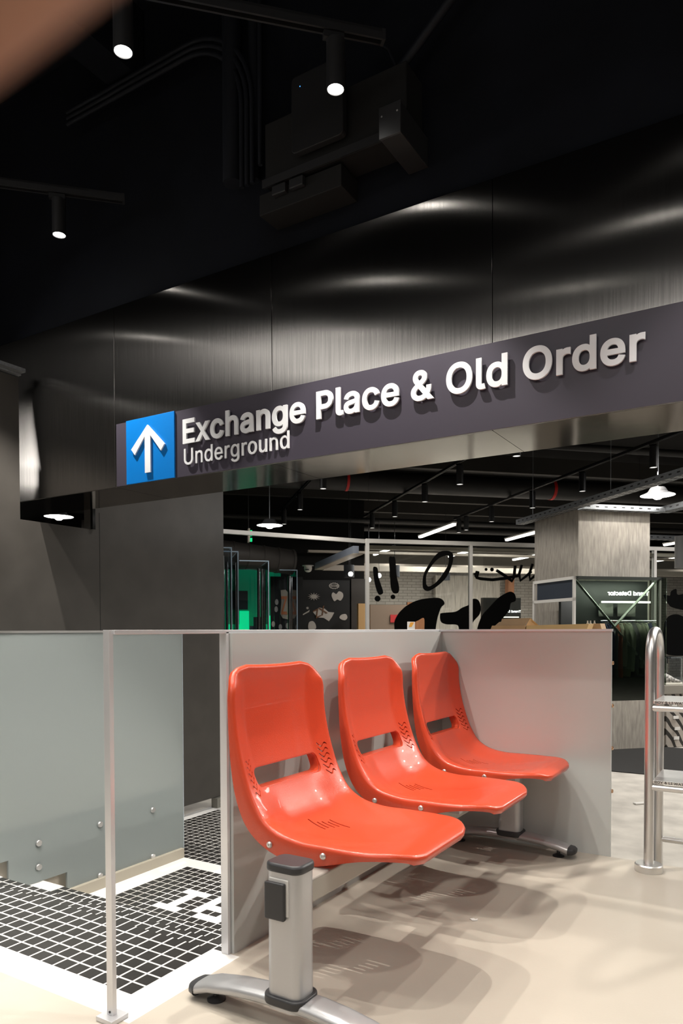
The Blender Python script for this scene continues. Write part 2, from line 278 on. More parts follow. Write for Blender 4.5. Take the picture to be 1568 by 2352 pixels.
# ------------------------------------------------ lettering
G = {'&':(448,[[221,-7,197,-7,163,-7,135,-1,110,12,86,24,67,41,54,62,41,83,34,107,34,133,34,155,39,174,47,189,56,205,69,220,85,235,101,249,119,263,140,279,166,298,191,316,216,335,223,340,230,346,237,352,244,359,250,366,255,375,259,384,262,394,262,405,262,421,256,434,245,445,235,456,220,461,201,461,189,461,178,458,168,453,158,448,151,441,145,431,140,422,137,411,137,399,137,386,140,374,145,363,151,352,159,340,169,327,179,315,190,300,204,284,282,189,360,95,438,0,413,0,389,0,364,0,300,77,236,154,171,231,152,255,135,275,121,293,107,310,95,327,87,344,79,361,75,379,75,398,75,421,81,441,91,458,101,475,116,489,134,499,153,509,175,513,200,513,225,513,247,509,266,499,284,489,298,476,308,459,319,443,324,424,324,404,324,389,321,375,315,362,309,348,302,336,291,325,281,314,269,303,256,293,222,268,188,243,154,217,133,202,119,188,110,174,101,161,97,147,97,131,97,115,101,100,109,87,117,75,129,65,143,57,158,50,174,46,193,46,213,46,233,51,251,59,270,68,286,80,301,95,316,111,328,130,336,151,345,173,349,197,349,224,368,224,388,224,408,224,408,192,404,165,397,144,389,122,381,105,371,92,361,79,352,69,345,62,341,57,337,52,333,47,316,29,296,16,271,7,246,-2]]),'A':(480,[[39,0,16,0,78,170,140,339,201,509,226,509,251,509,276,509,338,339,401,170,463,0,440,0,418,0,395,0,359,101,323,202,287,302,281,321,273,344,264,372,255,400,245,435,232,478,236,478,241,478,245,478,233,435,222,399,213,371,204,343,196,320,191,302,155,202,120,101,85,0,62,0],[197,142,110,142,110,161,110,180,110,199,197,199,283,199,370,199,370,180,370,161,370,142,283,142]]),'B':(456,[[122,0,60,0,60,170,60,339,60,509,120,509,181,509,241,509,276,509,306,503,329,491,352,479,369,462,381,442,392,422,398,399,398,374,398,352,394,334,387,320,379,306,369,294,356,286,344,277,330,271,315,267,315,265,315,264,315,262,331,261,347,255,363,245,379,235,392,221,402,203,413,185,418,163,418,136,418,111,412,87,400,67,388,46,370,30,344,18,319,6,287,0,247,0,184,0],[125,115,125,57,165,57,205,57,245,57,284,57,313,65,330,80,347,95,355,114,355,137,355,154,351,170,342,184,334,198,321,209,306,218,290,227,271,231,248,231,207,231,166,231,125,231,125,173],[125,341,125,285,162,285,200,285,238,285,257,285,273,289,288,296,303,303,315,313,323,326,332,339,336,355,336,372,336,395,328,414,313,429,297,444,273,452,240,452,202,452,163,452,125,452,125,396]]),'C':(510,[[293,-7,267,-7,223,-7,184,4,150,25,116,46,89,76,70,115,50,154,40,201,40,254,40,308,50,354,70,393,89,432,116,462,150,484,184,505,223,516,267,516,293,516,317,512,340,504,363,497,384,486,402,471,420,457,436,439,448,418,460,398,468,374,473,348,451,348,430,348,408,348,404,366,398,381,389,395,381,408,370,419,357,428,345,438,331,444,315,449,300,454,284,456,267,456,236,456,208,448,184,432,159,417,139,394,125,364,111,334,103,297,103,254,103,211,111,175,125,145,140,115,159,92,184,76,209,61,236,53,267,53,284,53,300,55,315,60,331,65,345,71,357,81,370,90,381,101,389,114,398,128,404,143,408,160,430,160,451,160,473,160,469,135,460,111,448,91,436,70,421,52,402,38,384,23,363,12,341,5,318,-3]]),'D':(502,[[271,0,219,0,178,0,137,0,96,0,96,19,96,38,96,57,136,57,175,57,215,57,256,57,291,65,318,81,345,97,366,119,379,149,392,179,399,214,399,255,399,296,392,331,379,361,366,390,346,412,320,428,293,444,260,452,221,452,178,452,136,452,93,452,93,471,93,490,93,509,137,509,181,509,225,509,275,509,317,499,353,478,388,458,415,429,433,391,452,353,462,308,462,255,462,202,452,157,433,119,414,81,387,51,351,31,314,10],[103,509,125,509,125,339,125,170,125,0,103,0,82,0,60,0,60,170,60,339,60,509,82,509]]),'E':(419,[[165,0,60,0,60,170,60,339,60,509,164,509,268,509,372,509,372,490,372,471,372,452,290,452,207,452,125,452,125,396,125,341,125,286,202,286,278,286,355,286,355,267,355,248,355,229,278,229,202,229,125,229,125,172,125,114,125,57,208,57,292,57,375,57,375,38,375,19,375,0,270,0]]),'I':(300,[[111,0,31,0,31,19,31,38,31,57,60,57,89,57,118,57,118,189,118,320,118,452,89,452,60,452,31,452,31,471,31,490,31,509,111,509,190,509,269,509,269,490,269,471,269,452,240,452,212,452,183,452,183,320,183,189,183,57,212,57,240,57,269,57,269,38,269,19,269,0,190,0]]),'L':(393,[[160,0,60,0,60,170,60,339,60,509,82,509,103,509,125,509,125,358,125,208,125,57,203,57,282,57,361,57,361,38,361,19,361,0,261,0]]),'M':(628,[[81,0,60,0,60,170,60,339,60,509,91,509,121,509,152,509,193,402,235,294,277,187,280,180,284,170,287,159,291,148,295,136,299,123,303,110,307,97,311,84,315,71,319,59,322,49,317,49,312,49,307,49,310,59,314,70,318,83,322,95,326,108,330,121,334,134,338,147,342,158,346,170,349,179,352,187,394,294,435,402,476,509,507,509,537,509,568,509,568,339,568,170,568,0,547,0,525,0,504,0,504,97,504,194,504,291,504,302,504,314,504,327,505,340,505,354,505,369,505,383,506,398,506,413,506,428,507,443,507,457,509,457,511,457,513,457,508,441,503,426,498,409,492,393,487,378,482,363,477,348,472,334,467,322,463,309,459,299,456,291,418,194,380,97,342,0,323,0,305,0,286,0,248,97,209,194,170,291,167,299,163,309,159,321,155,333,150,346,145,361,140,376,135,391,129,408,124,424,118,441,112,457,114,457,117,457,119,457,119,444,120,431,120,416,120,401,121,387,121,372,121,357,121,342,122,328,122,315,122,302,122,291,122,194,122,97,122,0,101,0]]),'O':(533,[[311,-7,267,-7,223,-7,184,4,150,25,116,46,90,76,70,115,50,154,40,201,40,254,40,308,50,354,70,393,90,432,116,462,150,484,184,505,223,516,267,516,311,516,350,505,384,484,418,462,444,432,464,393,483,354,493,308,493,254,493,201,483,154,464,115,444,76,418,46,384,25,350,4],[236,53,267,53,297,53,325,61,349,76,374,91,394,114,408,144,423,174,430,211,430,254,430,298,423,335,408,365,394,395,374,417,349,433,325,448,297,456,267,456,236,456,209,448,184,433,159,417,140,394,125,364,111,334,103,297,103,254,103,211,111,174,125,144,140,114,159,92,184,76,209,61]]),'P':(445,[[82,0,60,0,60,170,60,339,60,509,118,509,177,509,235,509,274,509,307,502,332,487,358,473,377,454,390,430,402,405,409,378,409,348,409,317,402,290,390,265,377,241,358,222,332,207,307,193,274,186,235,186,193,186,151,186,109,186,109,205,109,224,109,242,150,242,191,242,233,242,259,242,281,247,297,256,313,265,325,278,333,294,341,310,344,328,344,348,344,368,341,386,333,402,325,417,313,430,297,439,280,448,259,452,232,452,196,452,160,452,125,452,125,301,125,151,125,0,103,0]]),'R':(449,[[82,0,60,0,60,170,60,339,60,509,119,509,177,509,236,509,275,509,307,502,333,489,359,475,378,457,390,433,403,410,409,382,409,352,409,321,403,295,390,271,378,248,359,230,333,217,307,204,275,198,236,198,189,198,143,198,96,198,96,217,96,236,96,255,142,255,188,255,234,255,260,255,281,259,298,267,314,275,326,286,334,300,341,315,345,332,345,352,345,372,341,390,334,405,326,420,314,431,298,440,281,448,259,452,233,452,197,452,161,452,125,452,125,301,125,151,125,0,103,0],[378,0,353,0,312,76,271,153,230,229,254,229,279,229,303,229,344,153,386,76,428,0,403,0]]),'S':(447,[[263,-9,224,-9,187,-9,155,-3,128,9,100,21,79,38,64,60,49,82,40,107,38,137,60,137,82,137,104,137,106,117,112,101,123,88,134,75,149,65,166,59,184,52,203,49,224,49,247,49,268,53,286,60,304,68,319,78,329,92,340,105,346,121,346,139,346,155,341,169,332,179,323,189,311,198,296,205,281,211,264,217,245,222,224,228,204,234,184,239,142,251,109,268,86,289,63,311,52,339,52,372,52,401,60,426,75,448,90,469,111,486,138,498,164,510,194,516,227,516,261,516,290,510,316,498,342,486,362,469,377,449,392,428,400,404,401,378,380,378,358,378,337,378,335,403,323,423,302,437,281,451,256,459,225,459,203,459,184,455,167,448,151,441,138,431,129,418,120,406,115,391,115,376,115,358,120,344,131,334,142,323,154,314,169,308,184,302,199,297,212,293,230,289,247,284,264,279,279,275,295,270,312,264,328,257,344,248,359,238,373,227,385,214,395,198,404,181,408,162,408,139,408,111,401,86,386,64,372,41,351,24,323,11,296,-2]]),'T':(449,[[85,452,32,452,32,471,32,490,32,509,160,509,288,509,417,509,417,490,417,471,417,452,363,452,310,452,257,452,257,301,257,151,257,0,235,0,214,0,193,0,193,151,193,301,193,452,139,452]]),'U':(517,[[299,-8,259,-8,219,-8,184,0,154,15,124,31,101,53,85,80,68,107,60,138,60,173,60,285,60,397,60,509,81,509,103,509,124,509,124,399,124,288,124,178,124,154,130,132,141,113,152,94,167,79,187,68,207,57,231,52,259,52,287,52,311,57,331,68,351,79,366,94,377,113,387,132,393,154,393,178,393,288,393,399,393,509,414,509,436,509,457,509,457,397,457,285,457,173,457,138,449,107,433,80,416,53,393,31,363,15,334,0]]),'W':(686,[[180,0,155,0,109,170,63,339,16,509,38,509,60,509,82,509,109,404,136,300,163,196,168,179,172,163,175,145,179,128,183,111,187,94,190,76,194,58,197,40,194,40,192,40,189,40,193,58,196,76,200,94,203,111,207,128,211,145,215,163,220,179,224,196,251,300,279,404,306,509,331,509,355,509,380,509,407,404,434,300,462,196,466,179,470,163,474,145,478,128,482,111,486,94,490,76,494,58,497,40,494,40,491,40,488,40,492,58,495,76,499,94,502,111,506,128,510,145,515,163,519,179,523,196,550,300,576,404,603,509,625,509,647,509,670,509,623,339,577,170,530,0,505,0,480,0,455,0,426,108,397,215,368,323,362,344,357,367,351,391,346,416,341,444,336,475,341,475,345,475,350,475,345,445,340,419,335,395,330,371,324,347,318,323,289,215,260,108,230,0,205,0]]),'X':(474,[[43,0,18,0,84,95,151,190,217,284,217,268,217,252,217,236,155,327,92,418,29,509,54,509,79,509,104,509,129,473,153,437,178,400,188,385,197,372,204,361,211,350,217,340,223,329,229,318,236,306,243,292,240,292,236,292,232,292,239,306,246,318,252,329,258,339,264,350,272,361,279,372,288,385,298,400,323,437,348,473,374,509,398,509,422,509,446,509,384,419,321,329,259,239,259,255,259,271,259,287,324,191,390,96,456,0,431,0,406,0,382,0,352,43,322,86,292,129,283,143,275,155,268,165,262,175,256,185,250,195,244,206,238,217,230,231,235,231,240,231,244,231,238,218,231,207,225,196,219,186,213,176,206,166,199,155,191,143,182,129,152,86,122,43,91,0,67,0]]),'Y':(472,[[225,0,203,0,203,69,203,139,203,208,141,308,79,409,16,509,41,509,66,509,91,509,125,454,159,399,192,344,203,326,213,309,222,292,231,275,240,255,250,230,241,230,232,230,224,230,233,255,242,276,251,293,260,310,270,327,280,344,314,399,347,454,381,509,406,509,430,509,455,509,393,409,330,308,268,208,268,139,268,69,268,0,247,0]]),'Z':(438,[[161,0,42,0,42,15,42,31,42,46,119,159,196,272,273,385,284,400,295,415,306,431,318,446,329,461,341,476,343,469,346,461,348,454,327,453,306,453,285,452,264,452,244,452,223,452,162,452,101,452,40,452,40,471,40,490,40,509,159,509,278,509,397,509,397,493,397,477,397,462,321,351,245,240,169,129,158,113,146,97,134,81,122,65,110,49,97,33,95,40,93,47,90,54,111,55,132,56,152,57,173,57,193,57,214,57,276,57,338,57,399,57,399,38,399,19,399,0,280,0]]),'a':(389,[[182,-9,160,-9,136,-9,114,-4,94,5,75,14,59,27,48,45,36,62,30,83,30,108,30,130,35,147,43,161,52,175,63,185,78,193,92,201,108,207,125,211,143,215,160,218,178,220,201,223,219,225,234,227,248,228,258,231,265,235,272,239,276,245,276,255,276,255,276,256,276,257,276,272,273,286,267,297,261,308,252,316,240,322,228,328,213,331,196,331,178,331,162,328,149,322,136,317,126,309,118,301,110,292,104,283,100,274,80,280,61,285,41,291,50,314,62,332,79,346,95,360,113,369,133,375,153,381,173,384,194,384,208,384,223,383,239,379,255,376,271,370,286,360,301,351,313,338,322,320,332,303,337,280,337,251,337,168,337,84,337,0,317,0,297,0,277,0,277,17,277,35,277,52,275,52,274,52,272,52,268,43,261,34,252,25,243,15,230,7,215,1,200,-5],[155,45,170,45,193,45,212,50,228,59,243,68,255,79,263,93,271,107,276,122,276,138,276,155,276,173,276,190,273,187,268,184,259,182,251,180,242,178,231,176,221,174,210,172,200,171,190,170,182,169,175,168,161,166,147,163,134,159,121,154,111,148,103,139,96,131,92,119,92,105,92,92,95,81,102,72,109,63,118,57,130,52,142,48]]),'c':(396,[[226,-8,207,-8,173,-8,143,0,117,16,91,33,71,56,56,85,41,114,34,149,34,187,34,227,41,262,56,291,71,321,91,343,117,360,143,376,173,384,207,384,226,384,243,382,260,377,276,372,292,365,305,356,319,347,330,335,340,322,350,309,357,294,362,277,342,272,322,267,303,262,300,272,296,281,290,289,285,297,278,305,270,311,262,317,253,322,242,325,232,328,220,330,207,330,182,330,161,323,145,310,129,297,116,280,108,258,100,237,96,213,96,187,96,162,100,139,108,117,116,96,129,79,145,66,161,53,182,46,207,46,220,46,232,48,243,52,253,55,263,60,271,66,279,72,286,80,292,89,297,97,301,107,304,117,324,112,343,107,363,102,358,85,351,70,341,56,332,43,320,31,306,21,293,12,277,4,261,-1,244,-6]]),'d':(424,[[219,-8,195,-8,164,-8,136,0,111,16,87,32,68,55,55,84,41,114,34,149,34,189,34,229,41,263,55,293,69,322,88,345,112,361,136,376,164,384,196,384,219,384,238,381,253,373,268,365,279,356,287,346,296,336,302,327,306,319,308,319,309,319,311,319,311,382,311,446,311,509,331,509,351,509,372,509,372,339,372,170,372,0,352,0,332,0,313,0,313,20,313,39,313,59,311,59,309,59,307,59,302,51,295,42,287,31,278,21,267,12,252,4,238,-4],[181,47,205,47,227,47,247,53,263,65,279,77,291,94,299,115,308,136,312,161,312,189,312,217,308,242,300,263,292,284,279,300,263,312,247,324,228,330,205,330,181,330,161,324,145,311,129,299,116,282,108,261,100,240,96,216,96,189,96,162,100,138,109,117,117,95,129,78,145,66,161,53]]),'e':(404,[[238,-8,212,-8,175,-8,143,0,117,16,90,33,70,56,56,85,41,114,34,148,34,187,34,226,41,260,55,290,69,319,89,343,115,359,141,376,171,384,205,384,226,384,246,381,266,374,285,367,303,356,319,341,335,326,348,306,357,282,366,258,371,228,371,194,371,186,371,178,371,169,272,169,174,169,75,169,75,187,75,204,75,221,163,221,250,221,338,221,329,215,319,208,310,202,310,227,306,249,298,269,290,288,278,303,263,314,247,325,228,330,205,330,182,330,163,325,146,313,130,302,118,288,109,270,100,251,96,232,96,211,96,200,96,189,96,178,96,150,101,126,110,106,120,87,134,72,151,61,168,51,189,46,212,46,228,46,241,48,254,53,266,57,277,64,285,73,294,82,301,93,306,105,325,101,345,96,365,91,359,71,349,54,335,39,321,24,303,13,283,4,262,-4]]),'g':(425,[[238,-151,207,-151,179,-151,155,-147,134,-140,113,-132,96,-123,82,-110,69,-98,58,-84,51,-69,67,-60,84,-50,101,-41,107,-49,113,-57,122,-66,130,-75,141,-82,154,-88,168,-94,186,-97,207,-97,238,-97,263,-90,282,-75,302,-60,311,-37,311,-6,311,19,311,44,311,68,310,68,308,68,306,68,301,60,295,51,287,41,278,32,267,23,252,16,238,8,219,5,195,5,164,5,137,12,113,27,88,41,69,62,55,90,41,118,34,152,34,191,34,230,41,264,55,293,69,322,88,345,112,361,137,376,165,384,196,384,220,384,239,381,253,373,268,365,280,356,288,346,297,336,303,327,308,319,309,319,311,319,313,319,313,339,313,359,313,379,333,379,353,379,372,379,372,250,372,121,372,-9,372,-42,365,-69,350,-90,335,-111,316,-126,291,-136,266,-146],[181,59,205,59,228,59,248,64,264,75,280,86,292,101,300,121,308,141,312,165,312,193,312,220,308,243,300,264,292,284,280,301,264,312,248,324,228,330,205,330,181,330,161,324,145,312,129,299,117,283,109,262,100,242,96,219,96,193,96,166,100,143,109,123,117,103,129,87,145,76,162,65]]),'h':(410,[[114,249,114,227,114,151,114,76,114,0,93,0,73,0,53,0,53,170,53,339,53,509,73,509,93,509,114,509,114,435,114,361,114,287,110,287,106,287,102,287,114,322,131,347,152,362,174,377,199,384,227,384,253,384,276,379,295,369,315,358,330,342,341,321,352,299,357,273,357,240,357,160,357,80,357,0,337,0,316,0,296,0,296,78,296,157,296,235,296,265,288,288,273,304,258,321,237,329,210,329,192,329,175,325,161,317,146,309,135,298,126,283,118,267]]),'l':(189,[[147,-2,139,-2,110,-2,88,5,74,20,60,35,53,57,53,84,53,226,53,367,53,509,73,509,93,509,114,509,114,372,114,235,114,99,114,81,116,69,120,62,125,55,133,52,146,52,152,52,157,52,160,53,164,53,167,54,170,54,173,37,177,20,181,3,175,1,169,0,162,-1,154,-2]]),'n':(410,[[114,249,114,227,114,151,114,76,114,0,93,0,73,0,53,0,53,126,53,253,53,379,72,379,92,379,112,379,112,349,112,318,112,287,109,287,106,287,102,287,114,322,131,347,152,362,174,377,199,384,227,384,253,384,276,379,295,369,314,358,330,342,341,321,352,299,357,273,357,240,357,160,357,80,357,0,337,0,316,0,296,0,296,78,296,157,296,235,296,265,288,288,273,304,258,321,237,329,210,329,192,329,175,325,161,317,146,309,135,298,126,283,118,267]]),'o':(415,[[242,-8,207,-8,173,-8,143,0,117,16,91,33,71,56,56,85,41,114,34,149,34,187,34,227,41,262,56,291,71,321,91,343,117,360,143,376,173,384,207,384,242,384,273,376,299,360,325,343,345,321,359,291,374,262,381,227,381,187,381,149,374,114,359,85,345,56,325,33,299,16,273,0],[182,46,207,46,233,46,254,53,270,66,287,79,299,96,307,117,315,139,319,162,319,187,319,213,315,236,307,258,299,280,287,297,270,310,254,323,233,330,207,330,182,330,161,323,145,310,129,297,116,280,108,258,100,237,96,213,96,187,96,162,100,139,108,117,116,96,129,79,145,66,161,53]]),'r':(259,[[73,0,53,0,53,126,53,253,53,379,72,379,92,379,112,379,112,360,112,340,112,321,113,321,114,321,115,321,122,340,135,355,152,367,170,379,190,385,213,385,218,385,223,385,229,384,235,384,240,384,243,384,243,363,243,343,243,322,242,323,237,323,230,324,223,325,215,326,207,326,189,326,173,322,159,315,145,307,134,297,126,284,118,270,114,255,114,237,114,158,114,79,114,0,93,0]]),'t':(227,[[138,379,204,379,204,362,204,344,204,327,138,327,72,327,6,327,6,344,6,362,6,379,72,379],[65,345,65,471,85,471,106,471,126,471,126,347,126,222,126,98,126,81,129,69,136,61,143,54,154,50,170,50,174,50,179,50,185,51,191,52,197,53,202,54,206,36,209,19,213,2,207,0,200,-2,192,-3,184,-4,176,-4,168,-4,136,-4,110,4,92,21,74,38,65,62,65,93,65,219]]),'u':(410,[[211,-5,182,-5,157,-5,134,0,115,11,95,21,80,37,69,59,58,80,53,107,53,139,53,219,53,299,53,379,73,379,93,379,114,379,114,301,114,222,114,144,114,114,121,91,137,75,152,58,173,50,200,50,218,50,235,54,249,62,264,70,275,81,283,97,292,112,296,131,296,153,296,228,296,304,296,379,316,379,337,379,357,379,357,253,357,126,357,0,337,0,318,0,298,0,298,31,298,61,298,92,301,92,304,92,307,92,295,57,279,32,257,17,235,2]]),'x':(379,[[44,0,21,0,71,73,121,145,171,218,171,202,171,187,171,171,124,240,76,310,29,379,52,379,76,379,100,379,116,355,132,330,147,306,160,287,170,270,179,253,188,237,198,221,207,206,197,206,186,206,175,206,185,221,194,237,202,253,211,270,221,287,233,306,249,330,266,355,282,379,305,379,328,379,352,379,304,309,256,239,209,169,209,184,209,199,209,214,258,143,308,71,358,0,334,0,310,0,287,0,268,28,249,57,231,85,219,103,209,120,200,136,191,152,182,167,173,182,183,182,194,182,205,182,195,167,186,152,178,136,170,120,160,103,148,85,129,57,110,28,91,0,68,0]])}
def text_bm(s, height, bold=0., depth=.01, sx=1., track=0.):
    """flat text as a list of (x0, bmesh) in the plane x (reading) / y (up), cap height = height, thickness towards +z"""
    k = height / .527; x = 0; out = []
    for ch in s:
        if ch == ' ': x += 200*k/1000*sx; continue
        adv, sp = G[ch]
        from mathutils.geometry import delaunay_2d_cdt
        def sarea(P): return sum(P[i-1][0]*P[i][1]-P[i][0]*P[i-1][1] for i in range(len(P)))/2
        conts = []
        for s1 in sp:
            n = len(s1)//6; P = []
            for i in range(n):
                h = [t*k/1000 for t in s1[i*6:i*6+6]]; g = [t*k/1000 for t in s1[(i+1) % n*6:(i+1) % n*6+6]]
                p0, p1, p2, p3 = (h[2], h[3]), (h[4], h[5]), (g[0], g[1]), (g[2], g[3])
                d_ = math.dist(p0, p3); m_ = math.dist(p0, p1)+math.dist(p1, p2)+math.dist(p2, p3)
                ns = 1 if m_ < d_*1.0005 or d_ < .02*height else 4
                for t in range(ns):
                    t /= ns; c0, c1, c2, c3 = (1-t)**3, 3*t*(1-t)**2, 3*t*t*(1-t), t**3
                    P.append((c0*p0[0]+c1*p1[0]+c2*p2[0]+c3*p3[0], c0*p0[1]+c1*p1[1]+c2*p2[1]+c3*p3[1]))
            Q = []
            for p in P:
                if not Q or math.dist(p, Q[-1]) > 1e-5: Q.append(p)
            if math.dist(Q[0], Q[-1]) < 1e-5: Q.pop()
            conts.append(Q)
        sg = math.copysign(1, sarea(max(conts, key=lambda c: abs(sarea(c)))))
        off = []
        for Q in conts:
            R = []; n = len(Q)
            for i in range(n):
                e1 = Vector(Q[i])-Vector(Q[i-1]); e2 = Vector(Q[(i+1) % n])-Vector(Q[i]); e1.normalize(); e2.normalize()
                n1, n2 = Vector((e1.y, -e1.x)), Vector((e2.y, -e2.x)); mm = n1+n2
                if mm.length < .3: mm = n1
                mm = mm/max(.35, mm.dot(n1)) if mm.dot(n1) > 0 else n1
                R.append(Vector(Q[i])+mm*sg*bold*height)
            off.append(R)
        vs = []; es = []
        for R in off:
            b0 = len(vs); vs += R; es += [(b0+i, b0+(i+1) % len(R)) for i in range(len(R))]
        V, E_, F_, *_r = delaunay_2d_cdt(vs, es, [], 0, 1e-6)
        def wind(p):
            w_ = 0
            for R in off:
                for i in range(len(R)):
                    a_, b_ = R[i-1], R[i]
                    if (a_.y > p.y) != (b_.y > p.y) and p.x < (b_.x-a_.x)*(p.y-a_.y)/(b_.y-a_.y)+a_.x: w_ += 1 if b_.y > a_.y else -1
            return w_
        bm = bmesh.new(); vv = [bm.verts.new((v.x, v.y, -depth/2)) for v in V]
        for f in F_:
            c = sum((V[i] for i in f), Vector((0, 0)))/len(f)
            if wind(c)*sg > 0: bm.faces.new([vv[i] for i in f])
        for v in [v for v in bm.verts if not v.link_faces]: bm.verts.remove(v)
        e_ = bmesh.ops.extrude_face_region(bm, geom=bm.faces[:], use_keep_orig=True)
        bmesh.ops.translate(bm, vec=(0, 0, depth), verts=[v for v in e_['geom'] if isinstance(v, bmesh.types.BMVert)])
        bmesh.ops.translate(bm, vec=(x, 0, 0), verts=bm.verts)
        out.append((ch, bm)); x += (adv*k/1000*sx + track*height)
    return out, x
def join_bm(lst):
    r = bmesh.new()
    for b in lst:
        me = bpy.data.meshes.new('t'); b.to_mesh(me); r.from_mesh(me); bpy.data.meshes.remove(me); b.free()
    return r
def place(bm, o, ex, ey, ez):
    ex, ey, ez, o = Vector(ex), Vector(ey), Vector(ez), Vector(o)
    M = Matrix(((ex.x, ey.x, ez.x, o.x), (ex.y, ey.y, ez.y, o.y), (ex.z, ey.z, ez.z, o.z), (0, 0, 0, 1)))
    bmesh.ops.transform(bm, matrix=M, verts=bm.verts); return bm

# ================================================ THE SETTING
F = -.42                                                        # shop floor, three steps below the platform
struct('floor', MB().box((-6, -3, -.42), (3.5, 1.204, 0)).box((-1.34, 1.204, -.42), (3.5, 1.62, 0)).box((-1.40, 1.62, -.42), (3.5, 3.140, 0)).box((-6, 1.204, -.42), (-3.13, 3.22, 0)), M_floor)
struct('floor', MB().box((-14, -3, -.6), (16, 24, F-.004)), M_conc)
m = MB()
for (y0, y1, z) in ((1.204, 1.62, 0), (1.62, 1.926, -.14), (1.926, 2.245, -.28)):
    m.box((-3.13, y0 if y0 > 1.21 else 1.204, -.424), (-1.34, y1, z-.002))
struct('stairs', m, M_tile)
m = MB()
m.box((-3.13, 1.204, -.1), (-1.34, 1.304, 0)).box((-1.443, 1.304, -.1), (-1.34, 1.62, 0)).box((-3.13, 1.304, -.1), (-2.938, 1.62, 0))
m.box((-3.13, 1.62, -.3), (-2.938, 1.928, -.14)).box((-3.13, 1.928, -.4), (-2.938, 2.247, -.28))
m.box((-3.13, 2.245, -.44), (-2.938, 3.2, F)).box((-2.938, 3.085, -.44), (-1.2, 3.2, F)).box((-3.78, 3.2, -.44), (-3.67, 4.30, F)).box((-3.67, 4.19, -.44), (-1.2, 4.30, F))
struct('trim_1', m, M_white_tile)
struct('floor', MB().box((-2.938, 2.245, -.44), (-1.2, 3.085, F)).box((-3.67, 3.2, -.44), (-1.2, 4.19, F)), M_tile2)
# pale letters set in the landing mosaic
cells = [(5,5),(6,5),(7,5),(6,6),(6,7),(6,8),(5,9),(6,9),(7,9), (9,5),(10,5),(11,5),(9,6),(9,7),(10,7),(11,7),(9,8),(11,6),(12,7),(12,6),(10,9),(11,9),(12,9),(9,9),(12,8),(13,5)]
cells = [(5,5),(6,5),(7,5),(6,6),(6,7),(6,8),(5,9),(6,9),(7,9), (9,5),(9,6),(9,7),(9,8),(10,7),(11,7),(12,7),(10,9),(11,9),(12,9),(12,8),(10,5),(11,5),(12,5)]
m = MB()
for i, j in cells: m.box((-2.938+i*.0535+.001, 3.085-(j+1)*.0535+.001, F-.01), (-2.938+(i+1)*.0535-.001, 3.085-j*.0535-.001, F+.0008))
struct('trim_2', m, M_white_tile)
# patches of light along the foot of the panel, painted as whiter strips
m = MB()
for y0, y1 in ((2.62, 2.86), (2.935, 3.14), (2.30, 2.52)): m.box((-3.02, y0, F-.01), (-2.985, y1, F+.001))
struct('light_patch_strips', m, mat('light_patch_white', (.95, .94, .91), .3))
struct('baseboard_left', MB().box((-3.128, 2.245, F), (-3.07, 3.2, F+.055)), M_beige_wall)
# black laminate wall with a notch for the beam
WX = -3.73
outl = [(-1.5, -.34), (4.345, -.34), (4.345, 2.39), (3.078, 2.39), (3.078, 1.587), (2.586, 1.587), (2.586, 2.39), (-1.5, 2.39)]
struct('wall_left', MB().prism([(WX, y, z) for y, z in outl], (-.06, 0, 0)), M_blackwall)
m = MB()
for y in (3.147, 1.2): m.box((WX-.001, y-.0015, -.34), (WX+.0012, y+.0015, 1.7))
struct('trim_4', m, M_black)
struct('trim_5', MB().box((WX-.001, 3.078, 1.587), (WX+.02, 3.10, 1.72)), M_chrome)
# beam box of brushed steel panels
BY, BY2, BZ, BT = 2.68, 3.078, 1.713, 2.662
joints = [-5.0, -3.047, -2.006, -.96, .09, 1.2, 2.4]
beam = thing('steel_beam', None, None, (-1.5, BY, BZ), kind='structure')
for x0, x1 in zip(joints, joints[1:]):
    obj('facing_panel', MB().box((x0+.0012, BY, BZ), (x1-.0012, BY+.012, BT)), M_steelb, beam, bevel=.001)
    obj('soffit_panel', MB().box((x0+.0012, BY+.012, BZ), (x1-.0012, BY2, BZ+.01)), M_mirror, beam)
obj('core', MB().box((-5.0, BY+.012, BZ+.012), (2.4, BY2-.002, BT-.01)), M_black, beam)
struct('wall_back', MB().box((-7, BY+.015, BT), (4, BY2, 4.2)), M_ceil)
struct('ceiling', MB().box((-7, -3, 4.1), (4, BY+.02, 4.3)), M_ceil)
struct('ceiling', MB().box((-16, BY2, 3.7), (16, 24, 3.9)), M_store_black)
struct('wall_left', MB().box((-7.1, -3, 0), (-7, 2.7, 4.2)), M_ceil)
struct('wall_left', MB().box((-5.6, -1.5, 0), (-5.5, 2.68, 2.35)), mat('side_room_white', (.8, .78, .74), .7))
struct('wall_right', MB().box((3.5, -3, 0), (3.6, 3.2, 4.2)), M_ceil)
struct('wall_front', MB().box((-7, -3.1, 0), (3.6, -3, 4.2)), mat('far_wall_white', (.72, .71, .70), .8))
# shop outer walls
def abwall(name, a0, a1, b0, b1, z0, z1, mt, **k): return struct(name, MB().abbox(a0, a1, b0, b1, z0, z1), mt, **k)
abwall('wall_back', -6, 18, 18.0, 18.2, F, 2.62, M_brickw)
abwall('wall_back', -6, 18, 18.0, 18.2, 2.62, 3.8, M_store_black)
abwall('wall_left', -2.2, -2.0, 4.6, 18, F, 3.8, M_store_black)
abwall('wall_back', -1.9, 3.62, 13.16, 13.25, F, 3.65, M_store_black)
abwall('wall_right', 17.8, 18, 2, 18, F, 3.8, M_store_black)

